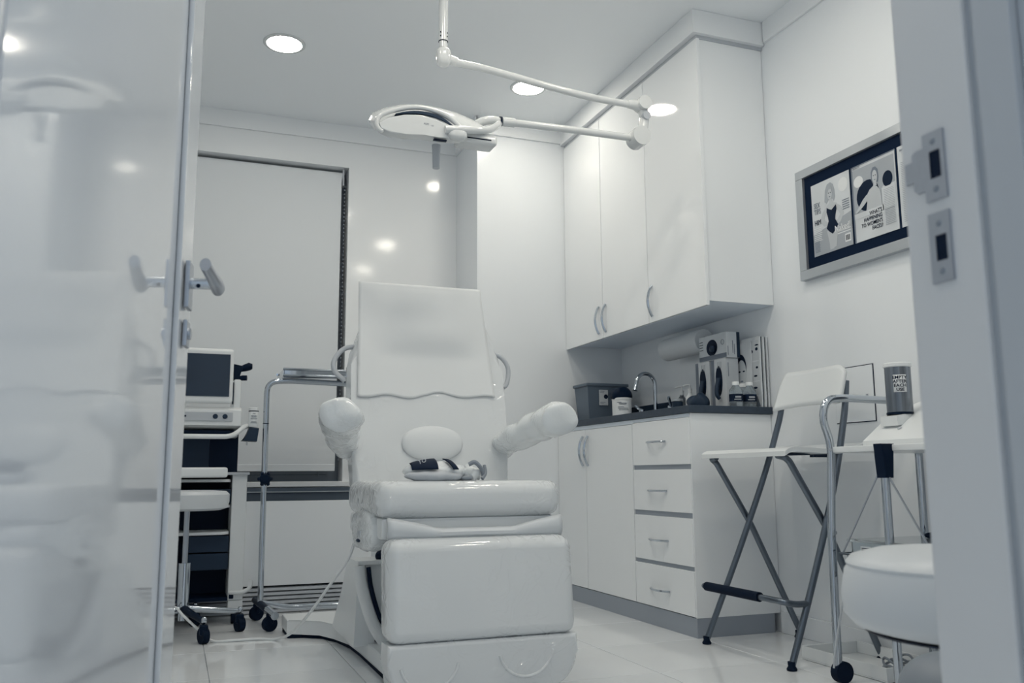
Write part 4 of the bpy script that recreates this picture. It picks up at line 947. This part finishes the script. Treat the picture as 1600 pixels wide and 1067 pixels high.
# ------------------------------------------------------------------ equipment trolley on the right
tr = thing('equipment_trolley', 'chrome framed white trolley on castors by the right wall', 'trolley', (2.1, 2.0, 0))
TY = 2.25
MB().tube(fillet([(1.912, TY, 0.05), (1.916, TY, 0.45), (1.935, TY, 0.72), (1.905, TY, 0.80), (1.925, TY, 0.862), (2.0, TY, 0.868), (2.268, TY, 0.862)], 0.05), 0.0125, 14).build('end_frame', m_chrome, tr)
MB().cyl((2.27, TY-0.02, 0.0), (2.27, TY-0.02, 0.70), 0.0125, 14).build('leg', m_chrome, tr)
MB().tube(fillet([(1.912, 1.62, 0.05), (1.92, 1.62, 0.72), (1.92, 1.62, 0.868), (2.27, 1.62, 0.868), (2.27, 1.62, 0.05)], 0.05), 0.0125, 14).build('end_frame', m_chrome, tr)
MB().box(1.93, 2.29, 1.60, 2.262, 0.692, 0.711, 0.003).build('board', m_wplas, tr)
MB().lathe([(0, 0.004), (0.005, 0.003), (0.006, 0)], (1.922, TY-0.011, 0.702), (0, -1, 0), 10).build('rivet', m_satin, tr)
for y in (TY, 1.62):
    c = MB().cyl((1.925, y-0.014, 0.032), (1.925, y+0.014, 0.032), 0.032, 20).build('castor', m_rubber, tr)
    MB().cyl((1.913, y, 0.03), (1.913, y, 0.07), 0.009, 10).build('castor_stem', m_dark, c)
QX, QY = 1.915, 2.01
MB().cyl((QX, QY, 0.03), (QX, QY, 0.64), 0.0125, 14).build('centre_pole', m_chrome, tr)
MB().prism([(QX-0.022, 0.713), (QX+0.024, 0.713), (QX+0.018, 0.672), (QX+0.015, 0.615), (QX-0.015, 0.615), (QX-0.018, 0.68)], 'y', QY-0.018, QY+0.018, 0.003).build('clamp', m_dark, tr)
MB().cyl((QX, QY, 0.0), (QX, QY, 0.05), 0.016, 14).box(QX-0.02, QX+0.05, QY-0.03, QY+0.01, 0.0, 0.03, 0.006).build('pole_foot', m_dark, tr)
MB().cyl((QX-0.012, QY+0.015, 0.625), (1.90, 2.19, 0.385), 0.0028, 8).cyl((QX, QY-0.01, 0.625), (1.93, 1.84, 0.365), 0.0028, 8).build('basket_stay', m_satin, tr)
# wire basket
wbk = MB(); zt, zb = 0.39, 0.31
rim = [(1.89, 2.19, zt), (2.22, 2.19, zt), (2.22, 1.80, zt), (1.89, 1.80, zt)]
wbk.tube(rim, 0.003, 6, closed=True); wbk.tube([(x+(0.01 if x < 2 else -0.01), y+(-0.01 if y > 2 else 0.01), zb) for x, y, z in rim], 0.0025, 6, closed=True)
for k in range(9):
    y = 2.18-0.045*k; wbk.tube([(1.89, y, zt), (1.90, y, zb), (2.21, y, zb), (2.22, y, zt)], 0.0018, 5)
for k in range(7):
    x = 1.92+0.045*k; wbk.tube([(x, 2.19, zt), (x, 2.18, zb), (x, 1.81, zb), (x, 1.80, zt)], 0.0018, 5)
wbk.tube([(1.955, 2.212, zt), (1.955, 2.222, zt-0.03), (1.955, 2.222, zt-0.105), (1.975, 2.222, zt-0.105), (1.975, 2.212, zt)], 0.002, 5)
wbk.build('wire_basket', m_tube, tr)
MB().tube(catmull([(2.10, 1.95, 0.80), (2.12, 1.94, 0.88), (2.122, 1.94, 0.975), (2.118, 1.945, 1.0), (2.108, 1.95, 1.005), (2.10, 1.955, 0.99), (2.092, 1.96, 0.982), (2.085, 1.965, 0.99)], 6), 0.003, 8).build('wire_hook', m_tube, tr)
# clear box in the basket
cb = thing('clear_box', 'clear plastic box with a barcode sticker in the wire basket', 'box', (2.05, 2.0, 0.315))
MB().box(1.915, 2.195, 1.83, 2.165, 0.3165, 0.319).box(1.915, 1.918, 1.83, 2.165, 0.319, 0.425).box(2.192, 2.195, 1.83, 2.165, 0.319, 0.425).box(1.918, 2.192, 1.83, 1.833, 0.319, 0.425).box(1.918, 2.192, 2.162, 2.165, 0.319, 0.425).build('body', m_clear, cb)
MB().box(1.905, 2.205, 1.82, 2.175, 0.425, 0.434, 0.003).build('lid', m_clear, cb)
sk = MB().box(1.913, 1.9148, 2.085, 2.125, 0.375, 0.415).build('sticker', m_paper, cb)
for k in range(4): MB().box(1.912, 1.9132, 2.09, 2.12, 0.393+0.005*k, 0.3955+0.005*k).build('barcode_bar', m_ink, sk)
# aspirator machine on the trolley
am = thing('suction_machine', 'white sloping suction machine sitting on the trolley board', 'machine', (2.13, 1.95, 0.711))
MB().prism([(1.985, 0.7125), (1.985, 0.727), (2.10, 0.812), (2.24, 0.86), (2.28, 0.86), (2.28, 0.7125)], 'y', 1.68, 2.17, 0.006).build('housing', m_wplas, am)
MB().prism([(1.99, 0.7112), (2.27, 0.7112), (2.27, 0.7135), (1.99, 0.7135)], 'y', 1.70, 2.15).build('base_gap', m_dark, am)
MB().prism([(2.03, 0.77), (2.03, 0.80), (2.06, 0.806), (2.14, 0.806), (2.14, 0.785)], 'y', 2.065, 2.135, 0.002).build('canister_seat', m_wplas, am)
MB().prism([(2.085, 0.80), (2.095, 0.812), (2.17, 0.842), (2.17, 0.80)], 'y', 2.0, 2.012).build('dark_slot', m_dark, am)
for (x, y, z) in ((2.03, 2.06, 0.763), (2.03, 1.94, 0.763), (2.12, 1.93, 0.821)):
    MB().lathe([(0, 0.002), (0.006, 0.001), (0.007, 0)], (x, y, z), (-0.6, 0, 0.8), 12).build('screw_cap', m_grey2, am)
cn = thing('canister', 'brushed metal canister with a white warning label on the suction machine', 'canister', (2.075, 2.10, 0.82))
QC = (2.077, 2.10, 0.809)
MB().lathe([(0, 0), (0.037, 0), (0.038, 0.003), (0.038, 0.148)], QC, seg=36).build('body', m_brush, cn)
MB().lathe([(0.038, 0.142), (0.0415, 0.144), (0.0415, 0.153), (0.038, 0.156), (0.034, 0.155), (0.033, 0.12), (0, 0.12)], QC, seg=36).build('rim', m_wplas, cn)
MB().lathe([(0.0375, -0.003), (0.0395, -0.003), (0.0395, 0.003), (0.038, 0.004)], QC, seg=36).build('base_ring', m_dark, cn)
va = math.atan2(-QC[1], -QC[0])+0.13
def cylpt(a, h, r): return Vector((QC[0]+r*math.cos(va+a), QC[1]+r*math.sin(va+a), QC[2]+h))
solidify(MB().grid(lambda u, v: cylpt(-0.5+1.0*u, 0.064+0.053*v, 0.0386), 10, 2).build('label', m_paper, cn), 0.0004)
lab = bpy.data.objects.new('lettering', None)
def curvetext(body, size, h):
    cu = bpy.data.curves.new('lettering', 'FONT'); cu.body = body; cu.size = size; cu.align_x = 'CENTER'; cu.extrude = 0.0002; cu.offset = 0.0003; cu.resolution_u = 2
    t = bpy.data.objects.new('lettering', cu); COL.objects.link(t)
    dg = bpy.context.evaluated_depsgraph_get(); dg.update()
    me = bpy.data.meshes.new_from_object(t.evaluated_get(dg)); bpy.data.objects.remove(t)
    b0 = base_of(cn)
    for v in me.vertices: v.co = cylpt(v.co.x*1.05/0.039, h+v.co.y, 0.0391+v.co.z)-b0
    me.materials.clear(); me.materials.append(m_ink)
    o = bpy.data.objects.new('lettering', me); COL.objects.link(o); o.parent = cn
bpy.data.objects.remove(lab)
for k, w in enumerate(('EMPTY', 'AFTER', 'EACH', 'USE')): curvetext(w, 0.0135, 0.1045-0.0125*k)
# black cable loop
cbk = MB().tube(catmull([(2.24, 1.99, 0.435), (2.16, 2.06, 0.446), (2.13, 2.085, 0.443), (2.14, 2.065, 0.44), (2.19, 2.02, 0.455), (2.24, 1.96, 0.52), (2.27, 1.90, 0.56)], 8), 0.006, 8).build('black_cable', m_rubber)
tag(cbk, 'short loop of thick black cable above the clear plastic box', 'cable')
# thin grey tube hanging beside the trolley leg
gt = MB().tube(catmull([(1.92, 2.16, 0.36), (1.905, 2.19, 0.28), (1.895, 2.215, 0.18), (1.885, 2.23, 0.09), (1.882, 2.235, 0.05)], 6), 0.0035, 8).build('grey_tube', m_grey2)
tag(gt, 'thin grey tube hanging in front of the trolley leg', 'tube')
# floor tray with wires
ft = thing('floor_tray', 'shallow white tray on the floor behind the round stool', 'tray', (2.25, 2.5, 0))
TM = Matrix.Translation((2.225, 2.44, 0)) @ Matrix.Rotation(math.radians(18), 4, 'Z')
MB(Matrix.Translation((2.13, 2.38, 0))).box(-0.09, 0.15, -0.19, 0.2, 0.001, 0.006, 0.002).build('floor_pan', m_wplas, ft)
MB(Matrix.Translation((2.13, 2.38, 0))).box(-0.09, -0.084, -0.19, 0.2, 0.006, 0.045, 0.002).box(0.144, 0.15, -0.19, 0.2, 0.006, 0.045, 0.002).box(-0.084, 0.144, -0.19, -0.184, 0.006, 0.045, 0.002).box(-0.084, 0.144, 0.194, 0.2, 0.006, 0.045, 0.002).build('rim', m_wplas, ft)
wr = MB()
for k in range(4):
    pts = [(2.18+0.04*math.cos(a+k)+0.01*k, 2.30+0.06*math.sin(a*1.3+k), 0.015+0.008*k+0.01*math.sin(3*a)) for a in [0.5*j for j in range(9)]]
    wr.tube(catmull(pts, 4), 0.004, 6)
wo = wr.build('cable_coil', m_grey); tag(wo, 'tangled grey cable lying in the floor tray', 'cable')

# ------------------------------------------------------------------ round white stool and grey bin in the foreground
ws = thing('round_stool', 'thick round white cushioned stool partly hidden by the door jamb', 'stool', (1.24, 1.13, 0))
wx, wy = 1.235, 1.105
MB().lathe([(0, 0.375), (0.17, 0.375), (0.196, 0.382), (0.212, 0.40), (0.215, 0.43), (0.208, 0.468), (0.203, 0.476), (0.205, 0.481), (0.196, 0.492), (0.16, 0.502), (0.08, 0.506), (0, 0.506)], (wx, wy, 0), seg=64).build('cushion', m_vinyl, ws)
MB().lathe([(0.0, 0.3715), (0.18, 0.3715), (0.184, 0.3752), (0, 0.376)], (wx, wy, 0), seg=48).build('seat_plate', m_dark, ws)
MB().cyl((wx, wy, 0.08), (wx, wy, 0.365), 0.026, 18).build('stem', m_chrome, ws)
for k in range(5):
    a = 2*PI*k/5+0.6
    MB().tube([(wx, wy, 0.09), (wx+0.2*math.cos(a), wy+0.2*math.sin(a), 0.06)], [0.016, 0.01], 10).build('leg', m_chrome, ws)
    MB().cyl((wx+0.2*math.cos(a)-0.012, wy+0.2*math.sin(a), 0.028), (wx+0.2*math.cos(a)+0.012, wy+0.2*math.sin(a), 0.028), 0.028, 16).build('castor', m_rubber, ws)
gb = thing('grey_bin', 'rounded grey bin on the floor under the round white stool', 'bin', (1.655, 1.545, 0))
MB().blob((1.655, 1.545, 0.118), (0.13, 0.13, 0.116), 2.6).build('body', m_grey, gb)
MB().lathe([(0.12, 0.0), (0.135, 0.004), (0.135, 0.03), (0.12, 0.035)], (1.655, 1.545, 0), seg=32).build('base_ring', m_grey2, gb)
